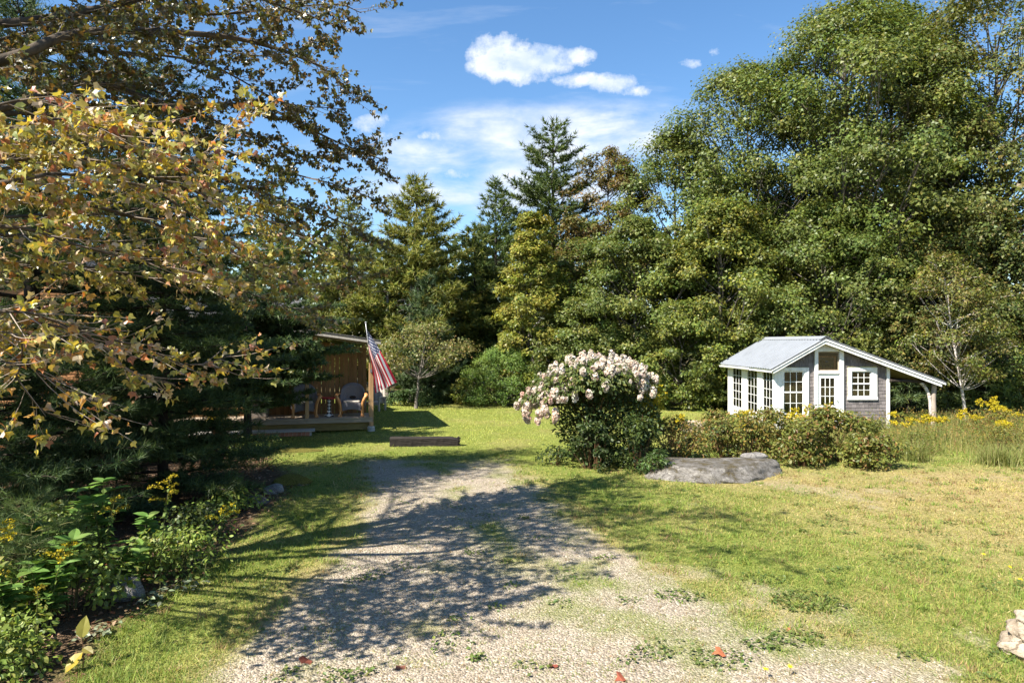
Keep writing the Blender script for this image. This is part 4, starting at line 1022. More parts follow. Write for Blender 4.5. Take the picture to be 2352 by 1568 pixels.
# ------------------------------------------------------------------ trees
OAK = [(3, (.108, .142, .030)), (3, (.140, .172, .036)), (2, (.084, .118, .026)), (1, (.185, .19, .044))]
OAK2 = [(3, (.115, .135, .034)), (2, (.150, .160, .040)), (2, (.090, .112, .028)), (1, (.16, .125, .036))]
BRONZE = [(3, (0.150, 0.121, 0.038)), (2, (0.114, 0.115, 0.030)), (2, (0.186, 0.121, 0.038)), (1, (0.102, 0.063, 0.020))]
YGREEN = [(3, (0.182, 0.202, 0.032)), (3, (0.237, 0.237, 0.040)), (1, (0.285, 0.249, 0.045)), (1, (0.128, 0.156, 0.026))]
DKGREEN = [(3, (.042, .068, .020)), (2, (.060, .085, .024)), (1, (.085, .105, .028))]
PINE = [(3, (0.073, 0.108, 0.030)), (3, (0.098, 0.130, 0.034)), (1, (0.125, 0.144, 0.034)), (1, (0.057, 0.090, 0.032))]
PINEY = [(3, (0.165, 0.178, 0.037)), (3, (0.208, 0.205, 0.044)), (1, (0.118, 0.147, 0.035)), (1, (0.237, 0.198, 0.046))]
PINEB = [(3, (0.084, 0.124, 0.058)), (2, (0.108, 0.147, 0.064)), (1, (0.070, 0.103, 0.042))]
PINED = [(3, (.052, .084, .032)), (3, (.068, .102, .038)), (1, (.094, .125, .042))]

def tree(name, label, x, y, H, Rad, seed, palette, nclump=90, per=230, leaf=.17, low=.18, lean=(0, 0), prof=None, mat='bark_grey', group=None, squash=.62, csize=(.16, .27), trunk=.16, cat='tree', fine=2.3, T=T_TRI, open_=0.0, shape=(1, 1), up=.55):
    rng = rs(seed); t = thing(name, label, cat, (x, y, 0), 0, group); per = per * fine / 1.7; nclump = int(nclump * 1.7); csize = (csize[0] * .55, csize[1] * .92); leaf = leaf * .80
    prof = prof or (lambda q: math.sin(math.pi * min(1, (q * .86 + .13))) ** .75)
    zb = H * low
    # clump centres filling the envelope, favouring its outside
    C = []; Rr = []
    while len(C) < nclump:
        q = rng.random() ** .85; a = rng.uniform(0, 2 * math.pi); r = Rad * prof(q) * (rng.uniform(.30, 1.0) ** .55)
        r *= 1 + .22 * math.sin(3 * a + seed) * .7 + .12 * math.sin(5 * a + 2 * seed + 6 * q)
        c = np.array([lean[0] * q + shape[0] * r * math.cos(a), lean[1] * q + shape[1] * r * math.sin(a), zb + (H - zb) * q])
        if math.sin(a) > .35 and rng.random() < .6: continue
        s = Rad * rng.uniform(*csize)
        if C and open_ and min(np.linalg.norm(np.array(C) - c, axis=1)) < open_ * s: 
            if rng.random() < .8: continue
        C.append(c); Rr.append(s)
    C = np.array(C); Rr = np.array(Rr); C[:, 2] = np.minimum(C[:, 2], H - Rr * squash * .8)
    nn = np.maximum(25, (per * (Rr / Rr.mean()) ** 2 * rng.uniform(.6, 1.3, len(C)))).astype(int)
    idx = np.repeat(np.arange(len(C)), nn); n = len(idx)
    d = rand_unit(rng, n); d[:, 2] = d[:, 2] * .8 + .22; d = unit(d); rad = rng.random((n, 1)) ** .42
    off = d * rad * Rr[idx][:, None]
    wob = 1 + .35 * np.sin(3 * np.arctan2(d[:, 1], d[:, 0]) + idx * 1.7)[:, None]
    P = C[idx] + off * wob * np.array([1, 1, squash])
    P[:, 2] -= .10 * (off[:, 0] ** 2 + off[:, 1] ** 2) / Rr[idx]
    ct = np.array([lean[0] * .5, lean[1] * .5, zb + (H - zb) * .45])
    out = unit(P - ct)
    N = unit(.55 * d + .35 * out + np.array([0, 0, up]) + .75 * rand_unit(rng, n))
    Dn = unit(d * [1, 1, .3] + [0, 0, -.45] + .8 * rand_unit(rng, n))
    S = leaf * rng.uniform(.65, 1.3, n)
    V, F, I = place(T, P, N, S, Dn, wid=S * 1.15)
    tone = rng.uniform(.82, 1.18, (len(C), 1)) * np.stack([rng.uniform(.9, 1.12, len(C)), np.ones(len(C)), rng.uniform(.9, 1.1, len(C))], 1)
    col = pal(rng, n, palette, .72, 1.25) * tone[idx]
    link('crown', np_mesh('crown', V, F, col[I]), MT['leaf'], t)
    # trunk and limbs reaching every third clump
    tb_ = Tubes(7); top = np.array([lean[0] * .8, lean[1] * .8, H * .86])
    k = 9; q = np.linspace(0, 1, k)[:, None]; spine = q * top + np.concatenate([rng.normal(0, .03 * Rad, (k, 2)) * np.sin(np.pi * q), np.zeros((k, 1))], 1)
    rr = trunk * (1 - q[:, 0] * .88); rr[0] *= 1.35
    tb_.add(spine, rr, 9)
    for i in range(0, len(C), 2):
        zt = max(H * low * .8, C[i, 2] - np.linalg.norm(C[i, :2] - lean[0] * 0) * rng.uniform(.5, 1.0) - .2 * Rad * rng.random())
        zt = min(zt, H * .8); f = zt / top[2]; p0 = np.array([np.interp(f, q[:, 0], spine[:, 0]), np.interp(f, q[:, 0], spine[:, 1]), zt])
        mid = (p0 + C[i]) / 2 + np.array([0, 0, -.08 * np.linalg.norm(C[i] - p0)]) + rng.normal(0, .07 * Rad, 3)
        r0 = trunk * (.42 - .25 * f) * rng.uniform(.5, 1)
        tb_.add(bez(p0, mid, C[i], 6), np.linspace(r0, r0 * .22, 6), 5)
        for s in range(2):
            e = C[i] + unit(rng.normal(size=3)) * Rr[i] * np.array([.9, .9, .4]); tb_.add(bez(mid * .4 + C[i] * .6, C[i] + rng.normal(0, .1 * Rr[i], 3), e, 4), np.linspace(r0 * .35, .006, 4), 4)
    link('trunk', tb_.mesh('trunk'), MT[mat], t)
    return t

def conifer(name, label, x, y, H, Rad, seed, palette, nbr=80, zb=.1, slope=.12, curve=.10, L=.26, w=.030, per=9, twk=7.0, prof=None, group=None, trunk=.16, mat='bark_dark', tuft_gap=.22, spread=.7, lean=(0, 0), cat='tree', irregular=.2, azf=None, twigs=True, boughs=()):
    rng = rs(seed); t = thing(name, label, cat, (x, y, 0), 0, group)
    prof = prof or (lambda q: (1 - q) ** .8)
    tb_ = Tubes(6); Pt = []; Ax = []; Tn = []
    def sp_(f): return np.array([lean[0] * f * f, lean[1] * f * f, H * f])
    ks = np.linspace(0, 1, 10); tb_.add(np.array([sp_(f) for f in ks]), trunk * (1 - ks * .93), 8)
    for i in range(nbr + len(boughs)):
        q = ((i + rng.random()) / nbr) if i < nbr else .3; f = zb + (1 - zb) * q * .985
        r = Rad * prof(q) * rng.uniform(1 - irregular * 1.6, 1 + irregular) + .12
        a = i * 2.399963 + rng.normal(0, .3); r = r * azf(a % (2 * math.pi), f * H) if azf else r
        if i >= nbr: f, a, r = boughs[i - nbr]; f /= H
        o = np.array([math.cos(a), math.sin(a), 0]); p0 = sp_(f)
        sl = slope + .55 * max(0, q - .55) + rng.normal(0, .05); m = 6
        u = np.linspace(0, 1, m)[:, None]; side = np.array([-o[1], o[0], 0])
        br = p0 + o * r * u + np.array([0, 0, 1]) * r * (sl * u + curve * (u ** 2)) + side * rng.normal(0, .06) * r * u ** 2
        r0 = max(.008, trunk * .23 * (r / Rad) ** .8 + .004); tb_.add(br, np.linspace(r0, .004, m), 5)
        nt = max(3, int(twk * r)); tone = rng.uniform(.8, 1.2)
        for j in range(nt):
            uu = 1 - (j + rng.random()) / nt * .86
            b = np.array([np.interp(uu, u[:, 0], br[:, c]) for c in range(3)])
            s = 1 if j % 2 else -1; tl = (.16 + .36 * r * (1.05 - uu)) * rng.uniform(.6, 1.2); tl = min(tl, 1.15)
            td = unit(o * rng.uniform(.5, 1.0) + side * s * rng.uniform(.5, 1.0) + np.array([0, 0, rng.uniform(.0, .35) + slope * .5]))
            if j == 0: td = unit(br[-1] - br[-2]); b = br[-1]; tl = .12
            e = b + td * tl
            if twigs: tb_.add(np.stack([b, (b + e) / 2 + [0, 0, -.015], e]), np.array([.006, .005, .003]), 3)
            kk = max(1, int(tl / tuft_gap) + 1)
            for z in range(kk):
                g = (z + 1) / kk; Pt.append(b + (e - b) * g); Ax.append(td); Tn.append(tone)
    for z in range(6): Pt.append(sp_(1 - .02 * z)); Ax.append(np.array([0, 0, 1.0])); Tn.append(1.0)
    Pt = np.array(Pt); Ax = np.array(Ax); Tn = np.array(Tn); n = len(Pt) * per; I = np.repeat(np.arange(len(Pt)), per)
    Dn = unit(Ax[I] + spread * rand_unit(rng, n) + np.array([0, 0, .22]))
    P = Pt[I] + rng.normal(0, .02, (n, 3)); S = L * rng.uniform(.65, 1.2, n)
    V, F, K = place(T_NEEDLE, P, unit(rand_unit(rng, n) + np.array([0, -.2, .5])), S, Dn, wid=w * rng.uniform(.7, 1.2, n))
    col = pal(rng, n, palette, .75, 1.25) * Tn[I][:, None]
    link('crown', np_mesh('crown', V, F, col[K]), MT['needle'], t); link('trunk', tb_.mesh('trunk'), MT[mat], t)
    return t

FW = 'trees of the wood behind the shed'
tree('oak_tree', 'tallest broad oak, its rounded crown topping the right skyline', 16.9, 34.0, 19.6, 6.6, 101, OAK, 175, 250, .20, .24, (-.6, -.5), group=FW, csize=(.13, .24), open_=.55, trunk=.28)
tree('oak_tree', 'big oak at the right edge whose crown runs out of the top corner', 23.0, 32.5, 20.5, 6.0, 102, OAK2, 130, 220, .20, .24, group=FW, csize=(.13, .24), open_=.6, trunk=.28)
tree('oak_tree', 'oak on the sloping skyline just left of the tallest crown', 12.2, 35.5, 17.4, 5.0, 103, OAK, 120, 210, .19, .25, group=FW, open_=.5, trunk=.22)
tree('oak_tree', 'lower rounded tree midway down the skyline, right of the bronze one', 8.6, 36.0, 14.0, 4.1, 104, OAK, 90, 190, .20, .22, group=FW, open_=.5, trunk=.2)
tree('bronze_tree', 'thin bronze-green tree on the skyline right behind the tall pine', 5.3, 37.5, 13.7, 3.1, 105, BRONZE, 70, 130, .19, .3, group=FW, open_=.7, trunk=.17)
tree('young_tree', 'leafy tree directly above the shed roof ridge, in front of the tall oaks', 14.2, 31.0, 9.4, 3.9, 106, OAK, 85, 210, .17, .10, group=FW, open_=.5)
tree('young_tree', 'leafy tree just left of the shed, its boughs reaching low', 9.7, 32.0, 9.6, 3.6, 107, YGREEN[:2] + OAK, 90, 210, .17, .06, group=FW, open_=.45)
tree('young_tree', 'dense tree behind the right part of the hydrangea', 5.9, 33.0, 9.0, 3.3, 108, OAK, 85, 220, .17, .05, group=FW, open_=.45)
tree('young_tree', 'bronze tinged small tree right behind the lean-to', 18.2, 29.6, 7.6, 3.3, 109, OAK2 + BRONZE[:1], 75, 190, .16, .12, group=FW, open_=.5)
tree('young_tree', 'dark leafy tree filling the right edge below the big oak', 22.2, 29.4, 9.2, 3.6, 110, OAK2 + DKGREEN[:1], 85, 200, .17, .05, group=FW, open_=.5)
tree('young_tree', 'small tree between the hydrangea and the yellow-green maple, set back', 3.6, 35.5, 8.3, 2.6, 111, BRONZE[:2] + OAK, 70, 190, .17, .06, group=FW, open_=.5)
tree('oak_tree', 'tall oak between the two big crowns at the upper right', 20.3, 36.5, 20.8, 4.8, 142, OAK, 120, 160, .22, .3, group=FW, csize=(.16, .28), open_=.4, trunk=.26)
tree('oak_tree', 'oak set farther back, filling the gap under the two tall crowns', 19.8, 39.0, 15.5, 5.2, 112, OAK + DKGREEN, 90, 180, .25, .08, group=FW, open_=.5, trunk=.25)
tree('oak_tree', 'oak set farther back behind the skyline left of the tallest crown', 14.4, 40.0, 13.0, 5.0, 113, OAK + DKGREEN, 80, 180, .25, .05, group=FW, open_=.5, trunk=.24)
for k, (x, y, h, r, pl, lab) in enumerate([(11.6, 30.0, 5.0, 2.2, OAK, 'low leafy sapling clump right behind the shed roof, left of its ridge'), (16.2, 31.2, 5.6, 2.4, OAK + YGREEN[:1], 'leafy sapling clump behind the right slope of the shed roof'),
        (20.4, 28.8, 5.2, 2.3, OAK + DKGREEN[:1], 'leafy sapling clump between the birch and the right edge'), (7.6, 30.6, 4.8, 2.2, OAK + YGREEN[:1], 'low sapling clump between the hydrangea and the shed'), (3.4, 32.4, 5.2, 2.1, OAK, 'low sapling clump right behind the hydrangea top'), (13.9, 33.2, 7.0, 2.8, OAK2, 'mid height sapling clump in the gap beneath the tallest oak')]):
    tree('sapling', lab, x, y, h, r, 540 + k, pl, 60, 190, .15, .02, group=FW, csize=(.2, .32), open_=.4, trunk=.08)
tree('yellow_maple', 'slender yellow-green maple standing in front of the tall pine', 1.0, 33.0, 9.3, 2.3, 114, YGREEN, 95, 150, .17, .09, prof=lambda q: (1.02 - q) ** .62 * min(1, q * 6 + .5), mat='bark_grey', csize=(.16, .26), open_=.4, trunk=.1)
tree('birch_tree', 'leaning white barked birch with yellowing leaves right of the lean-to', 17.0, 25.6, 6.3, 1.75, 115, YGREEN[:1] + BRONZE[:1] + OAK2, 62, 75, .125, .24, (-1.1, -.2), mat='birch', csize=(.2, .34), open_=.4, trunk=.06)
tree('fruit_tree', 'small pale branched tree with thin bronze leaves behind the flag', -4.3, 30.6, 3.9, 1.9, 116, [(3, (.21, .20, .07)), (1, (.25, .18, .07)), (3, (.16, .18, .05))], 36, 75, .12, .42, (.5, 0), mat='bark_grey', csize=(.22, .34), open_=.7, trunk=.075)
tree('round_bush', 'round dense bright green bush at the end of the lawn left of the hydrangea', -.25, 32.2, 2.75, 1.75, 117, [(3, (.13, .20, .040)), (2, (.165, .235, .045)), (1, (.10, .165, .038))], 110, 150, .085, .02, prof=lambda q: math.sqrt(max(.02, 1 - (q * 1.02 - .22) ** 2 / .64)), cat='bush', csize=(.18, .28), squash=.8, trunk=.06)
tree('low_bush', 'low yellow-green bush at the foot of the round bright green one', -2.2, 32.6, 1.3, .8, 118, YGREEN + OAK, 24, 110, .09, .05, cat='bush', csize=(.3, .45), trunk=.03)

PG = 'pines beyond the lawn'
conifer('tall_pine', 'tallest pine with an open ragged crown rising at the centre', 2.35, 39.0, 15.6, 4.0, 121, PINE, 100, .26, .22, .16, .36, .055, 13, 7.0, lambda q: (1 - q) ** .62 * min(1, .55 + q * 1.5), PG, .24, irregular=.42, tuft_gap=.26, twigs=False)
conifer('broad_pine', 'broad yellow-green pine left of the gap of sky', -4.9, 35.0, 11.4, 4.1, 122, PINEY, 125, .08, .14, .14, .36, .055, 13, 7.0, lambda q: (1 - q) ** .72 * min(1, .7 + q), PG, .2, irregular=.28, twigs=False)
conifer('broad_pine', 'pale green pine partly hidden behind the maple leaves, left of the broad one', -8.6, 36.0, 10.5, 3.4, 123, PINEY, 100, .06, .14, .14, .36, .055, 11, 6.0, None, PG, .2, irregular=.28, twigs=False)
conifer('blue_pine', 'bushy blue-green young pine between the flag and the yellow maple', -4.15, 33.2, 6.2, 1.9, 124, PINEB, 110, .05, .22, .16, .28, .045, 12, 8.0, lambda q: (1 - q) ** .8, PG, .1, twigs=False)
conifer('green_pine', 'green pine filling the gap left of the tall pine', -.9, 38.0, 12.0, 3.3, 125, PINE, 110, .08, .16, .14, .36, .055, 12, 6.5, None, PG, .16, irregular=.3, twigs=False)
conifer('green_pine', 'lower green pine behind the yellow maple and round bush', -2.0, 36.5, 9.2, 2.7, 126, PINEY[:2] + PINE, 100, .06, .12, .12, .35, .055, 12, 6.5, None, PG, .14, irregular=.3, twigs=False)
conifer('green_pine', 'dark pine far back at left seen through the maple branches', -13.0, 37.0, 11.5, 3.4, 127, PINE, 90, .06, .12, .12, .38, .06, 10, 5.5, None, PG, .2, twigs=False)
conifer('green_pine', 'dark pine far back at the left edge behind the house', -18.5, 34.0, 13.0, 3.8, 128, PINE, 90, .06, .12, .12, .38, .06, 10, 5.5, None, PG, .2, twigs=False)
conifer('young_pine', 'young pine with soft green needles seen under the lean-to roof', 16.6, 28.6, 3.7, 1.7, 129, PINEB + PINE, 70, .04, .10, .12, .26, .034, 10, 7.0, None, None, .08)
conifer('young_pine', 'young pine just right of the lean-to, behind the birch', 19.0, 27.4, 3.2, 1.5, 130, PINE, 60, .04, .10, .12, .25, .034, 10, 7.0, None, None, .08)
conifer('young_pine', 'young pine close against the left wall of the shed', 8.6, 30.2, 3.2, 1.5, 131, PINEY[:1] + PINE, 60, .04, .10, .12, .25, .034, 10, 7.0, None, None, .08)
conifer('young_pine', 'young dark pine at the back edge of the lawn, left of the round bush', -2.9, 34.4, 3.3, 1.3, 132, PINE, 55, .04, .10, .12, .25, .034, 10, 7.0, None, None, .07)

# bare pole trunks standing in the dark of the wood
def pole_trunk(x, y, r, H, label, seed):
    rng = rs(seed); t = thing('tree_trunk', label, 'tree', (x, y, 0), 0, 'bare trunks at the edge of the wood')
    tb_ = Tubes(9); q = np.linspace(0, 1, 8)[:, None]; P = np.concatenate([rng.normal(0, .05, (8, 2)) * q, q * H], 1); rr = r * (1 - .5 * q[:, 0]); rr[0] *= 1.3; tb_.add(P, rr, 9)
    for k in range(9):
        z = H * rng.uniform(.3, .98); a = rng.uniform(0, 6.28); l = rng.uniform(.3, 1.3); tb_.add(bez((0, 0, z), (math.cos(a) * l * .6, math.sin(a) * l * .6, z + .05), (math.cos(a) * l, math.sin(a) * l, z - .1), 4), np.linspace(.03, .008, 4), 4)
    link('trunk', tb_.mesh('trunk'), MT['bark_grey'], t)
    g = Geo(); n = 260; P = np.concatenate([rng.normal(0, .8, (n, 2)), rng.uniform(H * .6, H * 1.05, (n, 1))], 1); V, F, I = place(T_DIAMOND, P, rand_unit(rng, n) + [0, 0, .8], rng.uniform(.12, .22, n), None, rng); g.add(V, F, pal(rng, n, DKGREEN)[I]); link('crown', g.mesh('crown'), MT['leaf'], t)
for i, (px, y, r, H, lab) in enumerate([(945, 33.8, .17, 6, 'stout grey trunk below the blue-green pine, leftmost'), (985, 34.4, .12, 6, 'slimmer grey trunk right of the stout one below the blue-green pine'), (1038, 36.5, .11, 6, 'thin dark trunk in the shade left of the round bush'),
        (2010, 31.6, .13, 8, 'dark straight trunk seen above the right slope of the shed roof'), (2255, 33.5, .16, 9, 'dark trunk in the shade near the right edge'), (2120, 34.5, .13, 9, 'dark trunk in the open gap right of the tall oak stem'), (890, 34.2, .12, 6, 'dark trunk beyond the hanging flag')]):
    pole_trunk((px - 1176) / FPX * y, y, r, H, lab, 400 + i)

# depth of the wood behind: one mass of far foliage and stems
def woods():
    rng = rs(141); g = Geo(); n = 30000
    x = rng.uniform(-42, 46, n); y = 43 + 9 * rng.random(n); top = 8.5 + 2.5 * fbm(x, y * 0, 3, .15, 4) * 2 - 2 + np.where(x > 8, 3.0, 0) + np.where(np.abs(x + 1) < 4, .6, 0)
    z = rng.random(n) ** .9 * top
    N = unit(rand_unit(rng, n) + np.array([0, -.5, .7])); V, F, I = place(T_DIAMOND, np.stack([x, y, z], 1), N, rng.uniform(.35, .7, n), None, rng)
    g.add(V, F, pal(rng, n, DKGREEN + PINE[:1])[I]); return g.mesh('far_woods')
tag(link('far_woods', woods(), MT['leaf']), 'dark mass of woodland foliage far behind the first trees', 'woods', kind='stuff')

# ------------------------------------------------------------------ near evergreens at left
NP = 'dark evergreens in front of the house'
conifer('white_pine', 'tall dark white pine whose top shows through the maple at upper left', -8.3, 11.8, 12.4, 3.3, 151, PINED, 105, .05, .02, .06, .18, .016, 16, 7.5, lambda q: (1 - q) ** .42 * min(1, .75 + q), NP, .17, tuft_gap=.15, spread=.85)
conifer('white_pine', 'bushy dark white pine with long soft needles standing over the left bed', -6.75, 13.2, 8.2, 2.4, 152, PINED + PINE[:1], 115, .02, -.06, .10, .17, .015, 20, 9, lambda q: (1 - q) ** .5, NP, .11, tuft_gap=.13, spread=.85)
conifer('cedar_tree', 'dark cedar with a twin stem right in front of the porch', -7.9, 20.4, 5.0, 3.0, 153, PINED, 105, .20, .02, .05, .15, .034, 14, 9.0, lambda q: (1 - q) ** .5 * min(1, .55 + q * 1.4), NP, .13, tuft_gap=.13, spread=1.0, irregular=.35, azf=lambda a, z: .42 if (.3 < a < 1.75 and z > 1.2) or (z > 3.3 and (a < 1.9 or a > 5.6)) else 1.0, boughs=[(1.95 + .13 * k, -.75 + (k * .37) % .95, 2.0 + (k * .61) % 1.05) for k in range(17)])
conifer('white_pine', 'dark pine behind the others at the far left edge', -12.2, 15.5, 11.0, 3.3, 154, PINED, 90, .03, .04, .06, .24, .026, 12, 6.0, None, NP, .17, tuft_gap=.18)
conifer('cedar_tree', 'dark evergreen filling the gap left of the twin-stemmed cedar', -9.9, 18.2, 6.2, 2.2, 155, PINED + PINE[:1], 90, .02, .02, .05, .19, .030, 14, 8.0, None, NP, .12, tuft_gap=.15, spread=1.0)

conifer('white_pine', 'low spreading dark pine behind the broad leaved plants at the left edge', -8.0, 10.2, 3.4, 2.2, 156, PINED, 80, .03, -.02, .08, .17, .015, 18, 8.0, lambda q: (1 - q) ** .5, NP, .08, tuft_gap=.14, spread=.85)

# ------------------------------------------------------------------ big maple reaching in from the left
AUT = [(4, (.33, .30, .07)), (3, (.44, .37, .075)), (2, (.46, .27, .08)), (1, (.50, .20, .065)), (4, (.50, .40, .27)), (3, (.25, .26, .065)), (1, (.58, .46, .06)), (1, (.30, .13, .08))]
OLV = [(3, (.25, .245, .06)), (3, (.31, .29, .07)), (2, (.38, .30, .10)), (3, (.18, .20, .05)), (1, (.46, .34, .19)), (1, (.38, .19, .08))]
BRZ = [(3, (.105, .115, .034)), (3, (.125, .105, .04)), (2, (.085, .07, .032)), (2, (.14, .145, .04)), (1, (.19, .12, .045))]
maple = thing('maple_tree', 'large maple turning orange and yellow, its branches filling the upper left', 'tree', (0, 0, 0))
MX = np.array([-8.1, 6.4, 0])
mt_ = Tubes(10); mt_.add(np.array([MX, MX + [.1, 0, 1.5], MX + [.05, .1, 3.2], MX + [.2, .2, 5.0], MX + [.1, .4, 7.5], MX + [.4, .5, 10.5]]), [.36, .27, .24, .2, .13, .05], 12)
Gn = Geo(); TWG = Tubes(3); LMB = Tubes(7)
LIMBS = [ # start height on the trunk, way points read as (px, py, distance), palette, start radius, leaves per metre of twig, leaf size
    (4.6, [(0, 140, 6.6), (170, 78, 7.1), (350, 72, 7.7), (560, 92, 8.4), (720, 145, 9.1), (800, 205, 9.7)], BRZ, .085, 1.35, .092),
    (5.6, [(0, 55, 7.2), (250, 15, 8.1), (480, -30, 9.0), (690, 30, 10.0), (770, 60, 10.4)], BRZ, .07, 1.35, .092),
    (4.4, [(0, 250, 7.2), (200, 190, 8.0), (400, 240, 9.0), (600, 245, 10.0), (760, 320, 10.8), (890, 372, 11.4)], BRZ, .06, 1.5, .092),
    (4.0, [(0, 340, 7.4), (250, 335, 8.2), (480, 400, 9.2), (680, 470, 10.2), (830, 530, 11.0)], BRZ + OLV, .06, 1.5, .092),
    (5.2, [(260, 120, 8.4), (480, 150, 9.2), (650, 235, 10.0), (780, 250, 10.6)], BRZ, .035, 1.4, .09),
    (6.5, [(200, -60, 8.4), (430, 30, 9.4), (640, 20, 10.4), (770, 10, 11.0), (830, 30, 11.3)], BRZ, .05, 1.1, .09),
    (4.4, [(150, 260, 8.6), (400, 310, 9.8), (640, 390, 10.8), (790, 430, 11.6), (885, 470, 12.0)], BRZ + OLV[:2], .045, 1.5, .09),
    (3.8, [(0, 300, 5.0), (150, 275, 5.3), (300, 320, 5.7), (430, 365, 6.0), (545, 300, 6.2)], AUT, .035, 1.15, .088),
    (3.9, [(0, 240, 5.3), (110, 235, 5.6), (230, 270, 5.9), (330, 280, 6.3)], AUT, .03, 1.2, .088),
    (3.6, [(0, 420, 5.0), (150, 400, 5.4), (330, 430, 5.9), (450, 500, 6.4), (560, 580, 6.9)], AUT + OLV, .04, 1.15, .088),
    (3.5, [(0, 520, 5.1), (150, 555, 5.5), (300, 595, 6.0), (450, 625, 6.6), (520, 640, 7.0)], AUT + OLV, .035, 1.1, .086),
    (3.9, [(0, 370, 5.8), (200, 365, 6.2), (420, 430, 6.9), (600, 500, 7.6), (720, 560, 8.2)], OLV + AUT[:2], .04, 1.2, .088),
    (3.7, [(0, 460, 6.2), (200, 470, 6.7), (400, 530, 7.3), (580, 600, 8.0), (700, 640, 8.5)], OLV, .04, 1.1, .088),
    (3.4, [(0, 600, 6.0), (180, 610, 6.5), (350, 640, 7.0), (480, 660, 7.4)], OLV, .03, .9, .086),
    (2.6, [(0, 715, 5.2), (130, 740, 5.5), (230, 790, 5.9), (300, 850, 6.2), (400, 882, 6.5)], AUT, .03, .55, .088),
    (2.5, [(0, 760, 5.1), (60, 835, 5.2), (180, 908, 5.5), (260, 930, 5.8)], AUT, .022, .40, .088),
    (2.7, [(0, 735, 5.6), (160, 755, 5.9), (330, 800, 6.3), (440, 838, 6.6), (560, 805, 7.0)], AUT + OLV[:1], .026, .85, .086),
    (4.6, [(250, 40, 8.8), (450, 100, 9.6), (620, 130, 10.3), (740, 90, 10.8)], BRZ, .03, 1.4, .09),
    (4.2, [(300, 200, 9.0), (520, 290, 10.0), (700, 360, 10.8), (850, 330, 11.3)], BRZ, .03, 1.4, .09),
    (4.0, [(350, 380, 9.0), (540, 460, 9.8), (700, 540, 10.5), (800, 600, 11.0)], OLV + BRZ, .03, 1.4, .09),
    (3.6, [(300, 560, 8.6), (480, 640, 9.6), (620, 690, 10.4), (740, 730, 11.0)], OLV + BRZ, .03, 1.3, .09),
    (3.6, [(350, 500, 9.0), (560, 590, 10.0), (700, 650, 10.8), (830, 640, 11.4)], OLV + BRZ, .03, 1.2, .09),
    (2.4, [(0, 830, 5.0), (40, 870, 5.1), (90, 935, 5.3), (140, 960, 5.5)], AUT, .015, .5, .086)]
rngm = rs(161)
def leafy_limb(pts, r0, palette, dens, ls, rng, lean_out=.0, twl=(.4, 1.2), step=.075, start=.06, thick=None):
    L_ = np.concatenate([[0], np.cumsum(np.linalg.norm(np.diff(pts, axis=0), axis=1))]); tot = L_[-1]
    (thick or LMB).add(pts, np.maximum(.006, r0 * (1 - .86 * L_ / tot)), 7)
    s = start * tot; P = []; D = []; U = []
    while s < tot:
        p = np.array([np.interp(s, L_, pts[:, c]) for c in range(3)]); i = min(np.searchsorted(L_, s), len(pts) - 1); d = unit(pts[i] - pts[max(0, i - 1)])
        f = s / tot; ln = rng.uniform(*twl) * (1.0 - .35 * f)
        sd = unit(np.cross(d, [0, 0, 1])) * rng.choice([-1, 1]); td = unit(d * rng.uniform(.35, 1.0) + sd * rng.uniform(.2, 1.0) + np.array([0, 0, rng.uniform(-.45, .35)]))
        e = p + td * ln + np.array([0, 0, .10 * ln * rng.uniform(-1, 1)]); m = (p + e) / 2 + rng.normal(0, .06, 3) * ln + np.array([0, 0, -.07 * ln])
        tw = bez(p, m, e, 6); TWG.add(tw, np.linspace(max(.003, min(.006, r0 * .2)), .0016, 6), 3)
        nl = max(2, int(rng.poisson(29 * ln * dens))); u = rng.uniform(.18, 1.0, nl) ** .8
        base = np.stack([np.interp(u, np.linspace(0, 1, 6), tw[:, c]) for c in range(3)], 1)
        od = unit(td + .9 * rand_unit(rng, nl) + np.array([0, 0, -.25])); base = base + od * rng.uniform(.02, .06, (nl, 1))
        P.append(base); D.append(od); s += step * rng.uniform(.5, 1.5)
    P = np.concatenate(P); D = np.concatenate(D); n = len(P)
    D = unit(D + np.array([0, 0, -.55])); N = unit(np.array([0, 0, .6]) + 1.0 * rand_unit(rng, n) + .25 * D)
    V, F, I = place(T_MAPLE, P, N, ls * rng.uniform(.45, 1.15, n), D, rng, jitter=.04)
    tone = .8 + .4 * fbm(P[:, 0] * 2 + P[:, 2], P[:, 1] * 2 - P[:, 2], 3, .9, 5)
    Gn.add(V, F, (pal(rng, n, palette, .7, 1.25) * tone[:, None])[I])
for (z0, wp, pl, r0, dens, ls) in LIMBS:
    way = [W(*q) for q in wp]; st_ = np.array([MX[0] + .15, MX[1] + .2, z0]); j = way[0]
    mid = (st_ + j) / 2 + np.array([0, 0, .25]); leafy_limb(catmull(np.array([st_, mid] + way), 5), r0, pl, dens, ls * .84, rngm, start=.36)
# high limbs above the picture that reach over the drive
for k in range(11):
    e = np.array([rngm.uniform(-5.2, -1.6), rngm.uniform(5.0, 8.6), 0.0]); e[2] = max(7.4, 3.9 + .56 * e[1]) + rngm.uniform(.1, 2.0); s_ = MX + np.array([.15, .3, rngm.uniform(5.5, 8)])
    leafy_limb(catmull(np.array([s_, (s_ + e) / 2 + [0, 0, .5], e]), 5), .05, BRZ, .8, .085, rngm, twl=(.5, 1.3), step=.13, start=.4)
